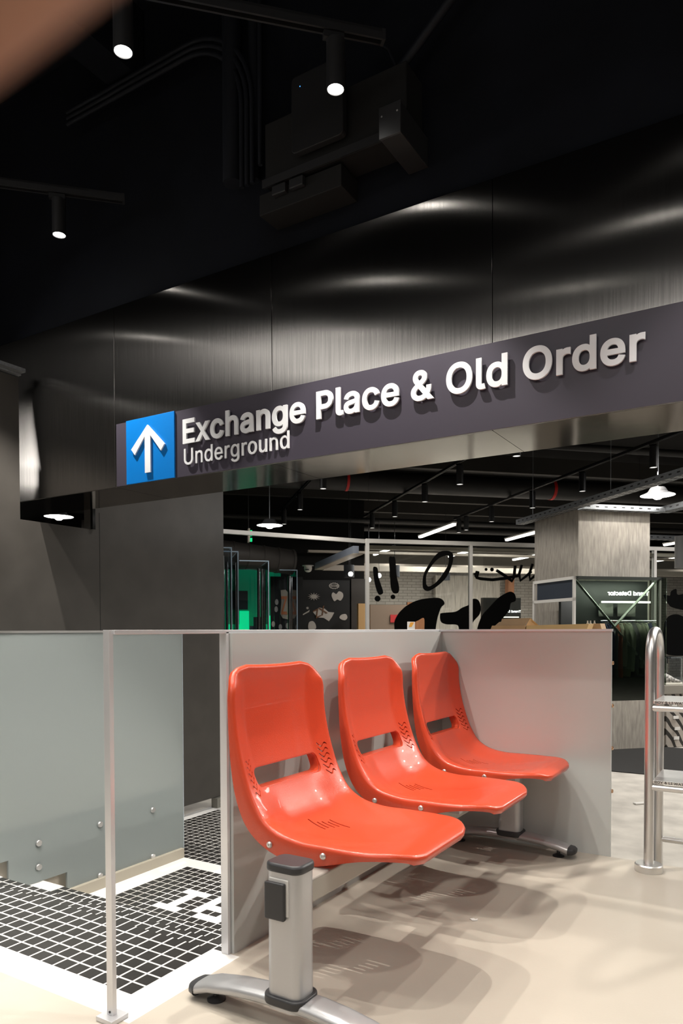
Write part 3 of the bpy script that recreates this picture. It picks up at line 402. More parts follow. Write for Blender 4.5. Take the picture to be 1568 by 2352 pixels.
# ================================================ RAILINGS AND GLASS
post = thing('handrail', 'slim flat-bar steel handrail running from the stair corner post along the glass', 'handrail', (-1.39, 1.197, 0))
obj('post', MB().box((-1.402, 1.190, 0), (-1.381, 1.203, .951)), M_rail, post, bevel=.0008)
obj('post', MB().box((-1.402, 1.612, 0), (-1.376, 1.624, .945)), M_rail, post, bevel=.0008)
obj('top_bar', MB().box((-1.402, 1.203, .9405), (-1.376, 3.135, .951)), M_rail, post, bevel=.0008)
obj('top_bar', MB().box((-1.402, 3.135, .9405), (-.605, 3.161, .951)), M_rail, post, bevel=.0008)
bp = obj('base_plate', MB().box((-1.418, 1.170, 0), (-1.362, 1.222, .012)), M_rail, post, bevel=.0012)
obj('screw', MB().lathe([(.003, -.001), (.003, .0006)], 10, (-1.391, 1.1895, .02), 'y'), M_text, post)
obj('side_glass_panel', MB().box((-1.385, 1.626, .0), (-1.365, 3.138, .9405)), M_frost_r, None)
o = bpy.data.objects['side_glass_panel']; tag(o, 'long frosted grey glass panel standing behind the red seats', 'glass panel')
rp = thing('end_glass_panel', 'frosted glass panel closing the end of the platform, right of the corner seam', 'glass panel', (-1.0, 3.13, 0))
obj('pane', MB().box((-1.375, 3.140, -.30), (-.608, 3.158, .9405)), M_frost_r, rp)
for z in (.809, .63, .452, .271): obj('bolt', MB().lathe([(.008, 0), (.008, .014), (.005, .016)], 16, (-.618, 3.164, z), 'x'), M_copper, rp, smooth=40)
lp = thing('stair_glass_panel', 'frosted greenish glass balustrade on the far side of the steps, bottom cut in steps', 'glass panel', (-3.1, 2.0, 0))
pts = [(.3, -.13), (2.06, -.13), (2.06, -.278), (2.385, -.278), (2.385, -.395), (3.222, -.395), (3.222, .938), (.3, .938)]
obj('pane', MB().prism([(-3.095, y, z) for y, z in pts], (-.012, 0, 0)), M_frost_l, lp)
obj('edge', MB().box((-3.108, 3.222, -.395), (-3.094, 3.2245, .938)), mat('bright_glass_edge', (.70, .78, .86), .25), lp)
obj('top_rail', MB().box((-3.110, .3, .938), (-3.091, 3.232, .950)), M_steel, lp)
for y, z in ((2.971, -.086), (2.968, -.356), (2.594, -.082), (2.591, -.357), (2.222, -.088), (2.220, -.205)):
    obj('stand_off', MB().lathe([(.016, -.02), (.016, .006), (.014, .009), (0, .009)], 24, (-3.095, y, z), 'x'), M_steel, lp, smooth=40)

# ================================================ THE BENCH
BX = -1.0; YN, YF = 1.40, 3.04
bench = thing('waiting_bench', 'row of three red plastic seats on one silver beam with two pedestal legs', 'bench', (BX, 1.4, 0))
def rrect(cx, cy, hx, hy, r, n=6):
    out = []
    for sx, sy, a0 in ((1, 1, 0), (-1, 1, 90), (-1, -1, 180), (1, -1, 270)):
        for k in range(n+1):
            a = math.radians(a0+90*k/n); out.append((cx+sx*(hx-r)+r*math.cos(a), cy+sy*(hy-r)+r*math.sin(a)))
    return out
def leg(yc, top):
    foot = [(-.285, .026), (-.24, .042), (-.16, .055), (-.08, .062), (0, .064), (.08, .062), (.15, .055), (.21, .044), (.255, .032)]
    col = obj('pedestal', MB().prism([(x, y, .05) for x, y in rrect(BX, yc, .048, .038, .022)], (0, 0, top-.02-.05)), M_alu, bench, smooth=30)
    obj('collar', MB().prism([(x, y, .062) for x, y in rrect(BX, yc, .058, .048, .030)], (0, 0, .022)), M_dark_plastic, col, smooth=30, bevel=.004)
    obj('cap', MB().prism([(x, y, top-.022) for x, y in rrect(BX, yc, .0515, .0415, .024)], (0, 0, .022)), M_dark_plastic, col, smooth=30, bevel=.006)
    bm = bmesh.new(); rings = []
    N = 20
    for i, (dx, z) in enumerate(foot):
        ring = []
        for k in range(N):
            a = 2*math.pi*k/N; ca, sa = math.cos(a), math.sin(a)
            hy = .040; hz = .016
            ring.append(bm.verts.new((BX+dx, yc+hy*math.copysign(abs(ca)**.6, ca), z+hz*math.copysign(abs(sa)**.8, sa))))
        rings.append(ring)
    for A_, B_ in zip(rings, rings[1:]):
        for k in range(N): bm.faces.new((A_[k], A_[(k+1) % N], B_[(k+1) % N], B_[k]))
    bm.faces.new(rings[0]); bm.faces.new(rings[-1][::-1])
    ft = obj('foot', bm, M_alu, bench, smooth=50)
    for dx, sgn, z in ((-.285, -1, .026), (.255, 1, .032)):
        bm = bmesh.new(); rings = []
        for i, (ddx, s) in enumerate(((-.035, 1.03), (-.005, 1.04), (.012, .9), (.022, .6), (.025, .15))):
            rings.append([bm.verts.new((BX+dx+sgn*ddx, yc+.041*s*math.copysign(abs(math.cos(2*math.pi*k/N))**.6, math.cos(2*math.pi*k/N)), (z+(.006 if i == 0 else 0))+.017*s*math.copysign(abs(math.sin(2*math.pi*k/N))**.8, math.sin(2*math.pi*k/N)))) for k in range(N)])
        for A_, B_ in zip(rings[1:], rings[2:]):
            for k in range(N): bm.faces.new((A_[k], A_[(k+1) % N], B_[(k+1) % N], B_[k]))
        for v in rings[0]: bm.verts.remove(v)
        bm.faces.new(rings[1]); bm.faces.new(rings[-1][::-1])
        obj('end_cap', bm, M_dark_plastic, ft, smooth=50)
    # rounded end inlay on the top of the foot
    pts = [(BX-.262, yc-.02, 0)] 
    for dx in (-.235, .205):
        obj('levelling_pad', MB().lathe([(.024, 0), (.024, .004), (.012, .010), (.007, .012), (.007, .034)], 24, (BX+dx, yc, 0)), M_dark_plastic, ft, smooth=40)
leg(YN, .400); leg(YF, .345)
obj('beam', MB().box((BX-.030, YN-.02, .285), (BX+.030, YF+.02, .345)), M_beam, bench, bevel=.006, seg=3)
cl = obj('beam_end_plug', MB().box((BX-.040, YN-.052, .270), (BX+.016, YN-.040, .358)), M_dark_plastic, bench, bevel=.003)
obj('sleeve', MB().box((BX-.034, YN-.041, .278), (BX+.022, YN-.030, .366)), M_white, cl, bevel=.002)

def catmull(P, n):
    P = [Vector(p) for p in P]; out = []
    L = [0]
    for a, b in zip(P, P[1:]): L.append(L[-1]+(b-a).length)
    Q = [P[0]*2-P[1]] + P + [P[-1]*2-P[-2]]
    dense = []
    for i in range(1, len(Q)-2):
        for k in range(20):
            t = k/20; a, b, c, d = Q[i-1], Q[i], Q[i+1], Q[i+2]
            dense.append(.5*((2*b)+(c-a)*t+(2*a-5*b+4*c-d)*t*t+(3*b-a-3*c+d)*t**3))
    dense.append(P[-1]); S = [0]
    for a, b in zip(dense, dense[1:]): S.append(S[-1]+(b-a).length)
    j = 0
    for i in range(n):
        s = S[-1]*i/(n-1)
        while j < len(S)-2 and S[j+1] < s: j += 1
        t = (s-S[j])/max(1e-9, S[j+1]-S[j]); out.append(dense[j].lerp(dense[j+1], t))
    return out, S[-1]
def make_seat(y0):
    W = .221; yc = y0+W
    prof = [(-1.300, .846), (-1.303, .80), (-1.302, .72), (-1.290, .64), (-1.268, .56), (-1.240, .49), (-1.20, .43), (-1.14, .393), (-1.06, .378), (-.97, .381), (-.88, .394), (-.82, .403), (-.785, .402), (-.757, .392)]
    NV, NU = 90, 40
    pc, total = catmull([(x, 0, z) for x, z in prof], NV)
    nrm = []
    for i in range(NV):
        t = (pc[min(i+1, NV-1)]-pc[max(i-1, 0)]).normalized(); nrm.append(Vector((-t.z, 0, t.x)) if True else None)
    # normals must point towards the sitter (+x on the back, +z on the seat)
    nrm = [n if (n.x+n.z) > 0 else -n for n in nrm]
    def sm(t): t = max(0, min(1, t)); return t*t*(3-2*t)
    bm = bmesh.new(); grid = []
    for i in range(NV):
        s = total*i/(NV-1); d0 = s; d1 = total-s
        wdt = W
        r = .088
        if d0 < r: wdt -= r-math.sqrt(max(0, r*r-(r-d0)**2))
        r1x, r1 = .10, .17
        if d1 < r1: wdt -= r1x*(1-math.sqrt(max(0, 1-((r1-d1)/r1)**2)))
        rise_amp = .021*sm(s/.06)*(1-sm((s-total*.72)/(total*.25))) + .005*(1-sm((s-total*.6)/(total*.3))); cr = 1-sm((s-.30)/.10)
        row = []
        for j in range(NU+1):
            u = -1+2*j/NU
            u = math.copysign(abs(u)**.85, u)
            y = u*wdt
            tt = (abs(y)/W-.70)/.30; e = cr*(tt+math.sqrt(tt*tt+.004))/2 + (1-cr)*sm((abs(y)/W-.35)/.65)
            p = pc[i]+nrm[i]*(rise_amp*e)
            # concave top edge
            if s < .12: p.z -= .010*(1-s/.12)*(1-(y/W)**2)
            # rounded front edge drops a little at the corners
            row.append(bm.verts.new((p.x-(0 if d1 > .05 else 0), yc+y, p.z)))
        grid.append(row)
    for i in range(NV-1):
        for j in range(NU): bm.faces.new((grid[i][j], grid[i][j+1], grid[i+1][j+1], grid[i+1][j]))
    # flange turned back around the whole rim
    loop = [(i, 0) for i in range(NV)] + [(NV-1, j) for j in range(1, NU+1)] + [(i, NU) for i in range(NV-2, -1, -1)] + [(0, j) for j in range(NU-1, 0, -1)]
    cen = Vector((0, yc, 0)); prev = [grid[i][j] for i, j in loop]
    base = [v.co.copy() for v in prev]; n = len(loop)
    outd = []
    for k, (i, j) in enumerate(loop):
        t = (base[(k+1) % n]-base[k-1]).normalized(); o_ = t.cross(nrm[i]).normalized()
        c = pc[i].copy(); c.y = yc
        if j in (0, NU) and o_.dot(Vector((0, base[k].y-yc, 0))) < 0: o_ = -o_
        if i == 0 and o_.dot(pc[0]-pc[6]) < 0 and j not in (0, NU): o_ = -o_
        if i == NV-1 and o_.dot(pc[-1]-pc[-6]) < 0 and j not in (0, NU): o_ = -o_
        outd.append(o_)
    for step, (so, sn) in enumerate(((.0055, .001), (.0095, .0045), (.0115, .010), (.0115, .45), (.0085, 1.0))):
        cur = []
        for k, (i, j) in enumerate(loop):
            s = total*i/(NV-1)
            fl = .020+.040*sm((s-.10)/.35)*(1-sm((s-total*.66)/(total*.24)))
            if i > NV-3: fl = .024
            if i < 2: fl = .014
            cur.append(bm.verts.new(base[k]+outd[k]*so-nrm[i]*(sn if step < 3 else max(.011, fl*sn))))
        for k in range(n): bm.faces.new((prev[k], prev[(k+1) % n], cur[(k+1) % n], cur[k]))
        prev = cur
    bmesh.ops.recalc_face_normals(bm, faces=bm.faces)
    bm.normal_update()
    # make the sitting face look towards the sitter
    f = min(bm.faces, key=lambda f: (f.calc_center_median()-Vector((-1.0, yc, .38))).length)
    if f.normal.z < 0: bmesh.ops.reverse_faces(bm, faces=bm.faces)
    me = bpy.data.meshes.new('seat'); bm.to_mesh(me); bm.free()
    o = bpy.data.objects.new('seat', me); C.objects.link(o)
    sm_ = o.modifiers.new('s', 'SOLIDIFY'); sm_.thickness = .0055; sm_.offset = -1
    # cutters: handle opening, wave slits, seat vents
    cut = MB()
    def yz_prism(pts): cut.prism([(-1.40, y, z) for y, z in pts], (.26, 0, 0))
    yz_prism([(y, z) for y, z in rrect(yc, .534, .160, .030, .022)])
    for sgn in (-1, 1):
        for k in range(6):
            z0 = .500+.0165*k; up_, lo_ = [], []
            for t in range(13):
                yy = yc+sgn*(.170+.036*t/12); zz = z0+.0055*math.cos(2*math.pi*t/12*1.25)
                up_.append((yy, zz+.0025)); lo_.append((yy, zz-.0025))
            yz_prism(up_+lo_[::-1])
    for k, (xa, xb) in enumerate(((-1.165, -1.105), (-1.145, -1.105), (-1.14, -1.095), (-1.13, -1.09), (-1.135, -1.065))):
        yy = yc-.034+.017*k; cut.box((xa, yy-.003, .32), (xb, yy+.003, .46))
    bmesh.ops.recalc_face_normals(cut.bm, faces=cut.bm.faces)
    cm = bpy.data.meshes.new('cut'); cut.bm.to_mesh(cm); co = bpy.data.objects.new('cut', cm); C.objects.link(co)
    bo = o.modifiers.new('b', 'BOOLEAN'); bo.operation = 'DIFFERENCE'; bo.solver = 'EXACT'; bo.object = co; bo.use_self = True
    res = bpy.data.meshes.new_from_object(o.evaluated_get(bpy.context.evaluated_depsgraph_get()))
    bpy.data.objects.remove(o); bpy.data.objects.remove(co)
    def backx(z):
        for a_, b_ in zip(pc, pc[1:]):
            if b_.z <= z <= a_.z: t = (a_.z-z)/(a_.z-b_.z); return a_.x+(b_.x-a_.x)*t
        return -1.26
    bm = bmesh.new(); bm.from_mesh(res)
    R0, R1 = rrect(yc, .534, .1605, .0305, .0225), rrect(yc, .534, .1570, .0270, .019)
    n_ = len(R0); L4 = [[bm.verts.new((backx(z)+dx, y, z)) for y, z in R] for R, dx in ((R0, -.001), (R0, -.032), (R1, -.032), (R1, -.001))]
    for i in range(n_):
        for k in range(4): bm.faces.new((L4[k][i], L4[k][(i+1) % n_], L4[(k+1) % 4][(i+1) % n_], L4[(k+1) % 4][i]))
    bmesh.ops.recalc_face_normals(bm, faces=bm.faces[-4*n_:]); bm.to_mesh(res); bm.free()
    for ff in res.polygons: ff.use_smooth = True
    res.set_sharp_from_angle(angle=math.radians(38))
    res.materials.clear(); res.materials.append(M_orange)
    root = bpy.data.objects.new('seat', res); C.objects.link(root)
    me = res; inv = Matrix.Translation(Vector((-bench.location.x, -bench.location.y, 0)))
    me.transform(Matrix.Translation(-Vector((BX, y0, 0)))); root.location = (0, y0-bench.location.y, 0); root.parent = bench
    def child(name, mb, mt, **k):
        bm = mb.bm; bmesh.ops.recalc_face_normals(bm, faces=bm.faces); bmesh.ops.translate(bm, vec=(-BX, -y0, 0), verts=bm.verts)
        m_ = bpy.data.meshes.new(name); bm.to_mesh(m_); bm.free(); m_.materials.append(mt)
        for ff in m_.polygons: ff.use_smooth = True
        m_.set_sharp_from_angle(angle=math.radians(24))
        c = bpy.data.objects.new(name, m_); C.objects.link(c); c.parent = root; return c
    for x, z in ((-.985, .391), (-1.153, .387)):
        child('screw', MB().lathe([(.0085, .004), (.0085, -.002), (.006, -.005), (.0025, -.0052), (.002, -.003), (0, -.003)], 16, (x, yc-W-.0125, z-.012 if x > -1 else z-.004), 'y'), M_screw)
    for sg_ in (-.105, .105): child('bracket', MB().box((BX-.10, yc+sg_-.015, .345), (BX+.10, yc+sg_+.015, .366)), M_alu)
    return root
s1 = make_seat(1.532)
for dy in (.576, 1.152):
    c = copy_tree(s1, bench); c.location = (s1.location.x, s1.location.y+dy, 0)

# ================================================ THE SIGN
sign = thing('direction_sign', 'long dark aubergine sign strip on the steel beam: arrow, Exchange Place & Old Order, Underground', 'sign', (-1.2, BY, BZ))
obj('backing_panel', MB().box((-3.03, BY-.006, 1.7135), (.30, BY, 2.042)), M_purple, sign)
ap = obj('arrow_panel', MB().box((-2.947, BY-.014, 1.7138), (-2.604, BY-.006, 2.044)), M_blue, sign, bevel=.0008)
tag(ap, 'bright blue square')
cx = -2.781
ar = [(cx, 2.000), (-2.662, 1.888), (-2.688, 1.857), (cx+.020, 1.944), (cx+.020, 1.757), (cx-.020, 1.757), (cx-.020, 1.944), (-2.874, 1.857), (-2.900, 1.888)]
obj('arrow', MB().prism([(x, BY-.024, z) for x, z in ar], (0, .008, 0)), M_letter, ap)
def words(parts, z, h, bold, sx, track, depth=.009, stand=.010):
    for wd, x0, x1 in parts:
        lst, wx = text_bm(wd, h, bold, depth, 1., track)
        xs = [v.co.x for _, b in lst for v in b.verts]; k = (x1-x0)/(max(xs)-min(xs)); mn = min(xs)
        for ch, b in lst:
            place(b, (x0-mn*k, BY-.006-stand-depth/2, z), (k, 0, 0), (0, 0, 1), (0, -1, 0))
            obj('letter', b, M_letter, sign)
words([('Exchange', -2.537, -1.808), ('Place', -1.749, -1.345), ('&', -1.292, -1.191), ('Old', -1.139, -.892), ('Order', -.834, -.411)], 1.872, .1145, .040, 1, .035)
words([('Underground', -2.536, -1.900)], 1.767, .080, .010, 1, .03, .006, .006)

# ================================================ LIGHTS OVER THE PLATFORM
def track_rail(label, p0, p1, w=.034, h=.036, group=None):
    d = (Vector(p1)-Vector(p0)); L = d.length; ang = math.atan2(d.y, d.x)
    t = thing('track_rail', label, 'light track', ((p0[0]+p1[0])/2, (p0[1]+p1[1])/2, p0[2]), group, ang)
    M = mat_of(t)
    def loc(mb): bmesh.ops.transform(mb.bm, matrix=M, verts=mb.bm.verts); return mb
    obj('rail', loc(MB().box((-L/2, -w/2, 0), (L/2, -w/2+.008, h)).box((-L/2, w/2-.008, 0), (L/2, w/2, h)).box((-L/2, -w/2, h-.01), (L/2, w/2, h))), M_black, t)
    obj('end_cap', loc(MB().box((L/2, -w/2-.001, -.001), (L/2+.012, w/2+.001, h+.001))), M_black, t)
    for x in (-L*.3, L*.3): obj('hanger_wire', loc(MB().tube([(x, 0, h), (x, 0, h+.55)], .002, 6)), M_black, t)
    return t
def spot_proto(r, ln, cone, power, name='spotlight'):
    t = thing(name, None, 'spotlight', (0, 0, 0))
    obj('body', MB().lathe([(r*.86, .012), (r*.9, 0), (r, 0), (r, ln-.004), (r-.004, ln), (r*.3, ln)], 28), M_black, t, smooth=40)
    obj('lens', MB().lathe([(r*.86, .004), (r*.86, .008)], 28), M_lens, t)
    obj('adapter', MB().box((-.045, -.012, ln), (.03, .012, ln+.022)), M_black, t)
    return t
def spot_light(loc, power, ang, rad=.02, blend=.35, col=(1, .95, .87), rot=(0, 0, 0)):
    l = bpy.data.lights.new('spot_beam', 'SPOT'); l.energy = power; l.color = col; l.spot_size = math.radians(ang); l.spot_blend = blend; l.shadow_soft_size = rad
    o = bpy.data.objects.new('spot_beam', l); C.objects.link(o); o.location = loc; o.rotation_euler = rot; return o
H = 2.90
rails = [(2.588, -2.6, .78), (3.84, -3.2, -.20), (1.485, -2.6, 1.5)]
lampspots = [(2.588, .608, 'track spotlight over the seats, centre top of the picture'), (2.588, -.127, 'track spotlight at the left end of the front rail, near the top edge'), (2.588, -.86, None), (2.588, -1.6, None),
             (3.84, -.50, 'track spotlight on the short left rail in front of the dark wall'), (3.84, -1.24, None),
             (1.485, .057, None), (1.485, .79, None), (1.485, -.70, None), (1.485, 1.5, None)]
rl = ['black light track crossing the top of the picture above the seats', 'short black light track at upper left in front of the dark wall', 'black light track behind the viewer']
for (b, a0, a1), lab in zip(rails, rl):
    p0, p1 = AB(a0, b, H+.20), AB(a1, b, H+.20)
    track_rail(lab, p0, p1)
sp0 = spot_proto(.033, .175, 60, 1)
first = True
PW = {(2.588, .608): 130, (2.588, -.127): 120, (2.588, -.86): 70, (2.588, -1.6): 45, (3.84, -.50): 170, (3.84, -1.24): 380, (1.485, .057): 70, (1.485, .79): 60, (1.485, -.70): 55, (1.485, 1.5): 55}
for b, a, lab in lampspots:
    p = AB(a, b, H)
    lab = lab or 'black cylinder spotlight beyond the picture edge, on the %s track' % ('front' if b == 2.588 else 'left' if b == 3.84 else 'rear')
    if first: sp0.location = p; sp0['label'] = lab; sp0['group'] = 'platform spotlights'; first = False; sp0.rotation_euler.z = math.radians(45)
    else: dup(sp0, p, lab, 'platform spotlights')
    spot_light(p+Vector((0, 0, -.004)), PW[(b, a)], 80, .012)

# ================================================ DUCTS AND BOXES UNDER THE BLACK CEILING
YW = BY+.015
ap = thing('wireless_access_point', 'flat black rounded box with a tiny blue light high on the dark wall', 'access point', (-1.64, 2.52, 2.93))
obj('case', MB().prism([(x, 2.50, z) for x, z in rrect(-1.64, 3.08, .125, .155, .02)], (0, .03, 0)), mat('ap_black', (.007, .007, .0075), .6, spec=.3), ap, smooth=40, bevel=.003)
obj('mount', MB().box((-1.70, 2.53, 3.0), (-1.58, YW, 3.12)), M_black, ap)
obj('indicator', MB().box((-1.722, 2.4985, 3.185), (-1.719, 2.5, 3.188)), mat('blue_led', (0, .1, 1), .5, emit=(.05, .3, 1), es=3), ap)
bx = thing('cable_trunk_box', 'long black painted steel box on the dark wall behind the access point', 'box', (-1.6, 2.6, 2.8))
obj('body', MB().box((-1.94, 2.55, 2.87), (-1.26, YW, 3.14)), mat('box_black', (.008, .0078, .0075), .7, spec=.25), bx, bevel=.004)
obj('lid', MB().box((-1.95, 2.54, 2.865), (-1.25, 2.55, 2.90)), M_black, bx)
bx = thing('cable_trunk_box', 'shorter black box hung below the long one, with two small sockets', 'box', (-1.8, 2.6, 2.75))
obj('body', MB().box((-1.98, 2.56, 2.765), (-1.56, YW, 2.855)), bpy.data.materials['box_black'], bx, bevel=.003)
for x in (-1.86, -1.77): obj('socket', MB().box((x-.035, 2.535, 2.815), (x+.035, 2.56, 2.855)), M_black, bx, bevel=.004)
jb = thing('junction_box', 'small black junction box with two screws, right of the access point', 'box', (-1.277, 2.45, 2.777))
obj('case', MB().box((-1.321, 2.45, 2.80), (-1.233, YW, 2.915)), mat('jb_black', (.016, .016, .017), .4), jb, bevel=.004)
obj('cover', MB().box((-1.323, 2.444, 2.798), (-1.231, 2.45, 2.917)), bpy.data.materials['jb_black'], jb, bevel=.002)
for x in (-1.31, -1.245): obj('screw', MB().lathe([(.0035, -.0015), (.0035, 0)], 10, (x, 2.444, 2.88), 'y'), M_screw, jb)
def pipe(label, path, r, mt=None, cat='pipe', name='conduit', group=None, n=14):
    o = obj(name, MB().tube(path, r, n), mt or M_pipe, smooth=50); return tag(o, label, cat, group)
pipe('thick black down pipe, left of the cable boxes', [(-2.18, 2.62, 4.1), (-2.18, 2.62, 3.0)], .045, name='down_pipe')
pipe('slimmer black down pipe beside the thick one', [(-2.07, 2.64, 4.1), (-2.07, 2.64, 2.99)], .025, name='down_pipe')
for k, lab in enumerate(('uppermost of three curved black conduits sweeping down to the cable boxes', 'middle of three curved black conduits sweeping down to the cable boxes', 'lowest of three curved black conduits sweeping down to the cable boxes')):
    o_ = .03*k
    pth = [(-3.3, 2.60, 3.72-o_)] + [(-2.45+(.40-o_)*math.sin(math.radians(t)), 2.60, 3.32+(.40-o_)*math.cos(math.radians(t))) for t in range(0, 91, 9)] + [(-2.05-o_, 2.60, 2.95)]
    pipe(lab, pth, .011, group='curved conduits')
pipe('straight black conduit rising from the cable boxes', [(-1.99, 2.58, 4.1), (-1.99, 2.58, 3.0)], .010)
pipe('black cable looping behind the access point to the junction box', [(-1.5, 2.60, 3.4), (-1.36, 2.60, 3.25), (-1.30, 2.60, 3.1), (-1.29, 2.58, 2.92)], .007, name='cable')
pipe('slanted black strut reaching from the rail end towards the ceiling', [(-1.36, 2.60, 3.12), (-.7, 2.60, 3.65)], .018, name='strut')
for x, lab in ((-2.9, 'black ceiling beam over the left stair side'), (-.2, 'black ceiling beam over the right platform side')):
    tag(obj('ceiling_joist', MB().box((x-.09, -2.5, 3.75), (x+.09, BY, 4.1)), M_ceil), lab, 'beam')
tag(obj('cable_tray', MB().box((-3.72, 1.0, 2.405), (-3.66, 2.583, 2.425)).box((-3.725, 1.0, 2.395), (-3.70, 2.583, 2.44)), M_galv), 'thin metal rail on top of the dark wall, left of the beam', 'rail')

# ================================================ THE SHOP BEHIND
# column and cable trays
col = thing('column', None, None, AB(5.2, 8.1, F), kind='structure')
obj('cladding', MB().abbox(4.722, 5.69, 7.657, 8.70, F, 2.42), M_wood_conc, col, bevel=.004)
def slotted(name, label, a0, a1, b0, b1, z0, h, along, t=.004, group=None):
    th_ = thing(name, label, 'cable tray', AB((a0+a1)/2, (b0+b1)/2, z0), group)
    m = MB(); m.abbox(a0, a1, b0, b1, z0, z0+t)
    if along == 'b': m.abbox(a0, a0+t, b0, b1, z0, z0+h).abbox(a1-t, a1, b0, b1, z0, z0+h)
    else: m.abbox(a0, a1, b0, b0+t, z0, z0+h).abbox(a0, a1, b1-t, b1, z0, z0+h)
    nf = len(m.bm.faces); s = m; n = int(((b1-b0) if along == 'b' else (a1-a0))/.115)
    for k in range(n):
        if along == 'b':
            y = b0+.05+k*.115; s.abbox(a0-.0012, a0, y, y+.04, z0+h*.42, z0+h*.64)
            for aa in (.2, .5, .8): s.abbox(a0+(a1-a0)*aa-.008, a0+(a1-a0)*aa+.008, y, y+.045, z0-.0012, z0)
        else:
            x = a0+.05+k*.115; s.abbox(x, x+.04, b0-.0012, b0, z0+h*.42, z0+h*.64)
            for bb in (.2, .5, .8): s.abbox(x, x+.045, b0+(b1-b0)*bb-.008, b0+(b1-b0)*bb+.008, z0-.0012, z0)
    m.bm.faces.ensure_lookup_table()
    for f in m.bm.faces[nf:]: f.material_index = 1
    o_ = obj('tray', m, M_galv, th_); o_.data.materials.append(M_text); return th_
slotted('cable_tray', 'long slotted galvanised cable tray running past the left face of the column', 4.58, 4.70, 4.2, 8.95, 2.36, .065, 'b')
slotted('cable_tray', 'slotted galvanised cable tray crossing in front of the column head', 4.70, 5.795, 7.52, 7.64, 2.345, .06, 'a')
slotted('cable_tray', 'slotted galvanised cable tray to the right of the column, by the picture edge', 5.80, 5.95, 4.6, 7.66, 2.36, .065, 'b')
slotted('cable_tray', 'low slotted tray seen right of the column, behind the dome lamp', 5.7, 9.0, 10.2, 10.3, 2.40, .07, 'a')
for b, a, lab in ((8.6, 4.64, 'far end'), (6.9, 4.64, 'middle'), (5.5, 4.64, 'near part')):
    pipe('thin suspension wire with a cradle holding the long cable tray, %s' % lab, [AB(a, b, 3.7), AB(a, b, 2.44)], .003, M_galv, 'wire', 'suspension_wire', n=6)
# dome lamps
def dome():
    t = thing('dome_lamp', None, 'pendant lamp', (0, 0, 0))
    obj('shade', MB().lathe([(.185, 0), (.183, .006), (.11, .035), (.085, .075), (.075, .088), (.0, .092)], 36, cap=False), M_shade, t, smooth=35)
    obj('reflector', MB().lathe([(.181, .001), (.10, .03), (.0, .035)], 36), M_bulb, t)
    obj('bulb', MB().lathe([(.0, -.045), (.03, -.042), (.052, -.025), (.056, -.004), (.05, .01)], 24), M_bulb, t, smooth=60)
    obj('cord', MB().tube([(0, 0, .09), (0, 0, 1.0)], .006, 8), M_galv, t)
    return t
d0 = dome(); d0.location = AB(5.37, 7.098, 2.45); d0['label'] = 'grey dome pendant lamp glowing in front of the column, right side'; d0['group'] = 'dome lamps'
dup(d0, AB(1.447, 10.367, 2.45), 'grey dome pendant lamp under the beam, just right of the dark wall edge', 'dome lamps')
dup(d0, AB(-1.371, 10.18, 2.45), 'dome pendant lamp seen through the notch at the far left under the beam', 'dome lamps')
# tracks with spots
tr = [(3.55, 4.5, 12.9, [(6.926, 'nearest on the middle rail, by the beam'), (8.427, 'second on the middle rail'), (9.681, 'third on the middle rail'), (11.054, 'fourth on the middle rail'), (12.361, 'farthest on the middle rail')]),
      (5.29, 4.5, 12.8, [(7.067, 'nearest on the right rail, above the dome lamp'), (8.486, 'second on the right rail'), (9.816, 'third on the right rail'), (11.203, 'fourth on the right rail'), (12.256, 'fifth on the right rail'), (12.60, 'farthest on the right rail')]),
      (1.955, 7.5, 12.6, [(9.072, 'nearest on the left rail'), (10.724, 'second on the left rail'), (12.238, 'farthest on the left rail, beside the dome lamp')])]
M_lens2 = mat('shop_lamp_lens', (1, 1, 1), .4, emit=(1, .97, .92), es=1.0)
sp1 = spot_proto(.044, .24, 50, 1)
for ch in sp1.children:
    if ch.name.startswith('lens'): ch.data.materials[0] = M_lens2
first = True
for (a, b0, b1, L), nm in zip(tr, ('middle', 'right', 'left')):
    track_rail('black light track on the shop ceiling, the %s one of three' % nm, AB(a, b0, 3.02), AB(a, b1, 3.02), group='shop light tracks')
    for b, lab in L:
        lab = 'black cylinder spotlight under the shop ceiling, '+lab
        if first: sp1.location = AB(a, b, 2.75); sp1['label'] = lab; sp1['group'] = 'shop spotlights'; first = False
        else: dup(sp1, AB(a, b, 2.75), lab, 'shop spotlights')
for a, b, p in ((3.55, 6.926, 55), (3.55, 8.427, 60), (1.955, 9.072, 50), (5.29, 7.067, 60)): spot_light(AB(a, b, 2.745), p, 140, .04)
spot_light(Vector((1.5, 5.5, 2.9)), 330, 150, .05)  # unseen fill added over the shop floor, no fixture hangs here
spot_light(Vector((.2, 4.6, 2.9)), 150, 150, .05)
# linear lamps
def linear(a, b0, b1, z, lab):
    t = thing('linear_lamp', lab, 'strip light', AB(a, (b0+b1)/2, z), 'linear strip lights')
    obj('tube', MB().abbox(a-.03, a+.03, b0, b1, z, z+.035), M_tube_e, t, bevel=.008)
    obj('housing', MB().abbox(a-.035, a+.035, b0-.02, b1+.02, z+.035, z+.06), M_white, t)
for a, b0, b1, lab in ((4.447, 10.77, 12.38, 'bright strip light hanging left of the column, above the glass partition'), (6.18, 10.9, 12.45, 'bright strip light just left of the column top'), (4.50, 14.09, 15.50, 'strip light low behind the partition, nearest the left post'), (6.28, 14.11, 15.52, 'strip light behind the painted ring on the glass'),
                        (8.1, 14.5, 15.95, 'strip light behind the partition, half covered by the column'), (11.68, 14.2, 15.44, 'strip light right of the column, lower one'), (9.62, 11.8, 12.5, 'strip light right of the column, upper one')):
    linear(a, b0, b1, 2.6, lab)
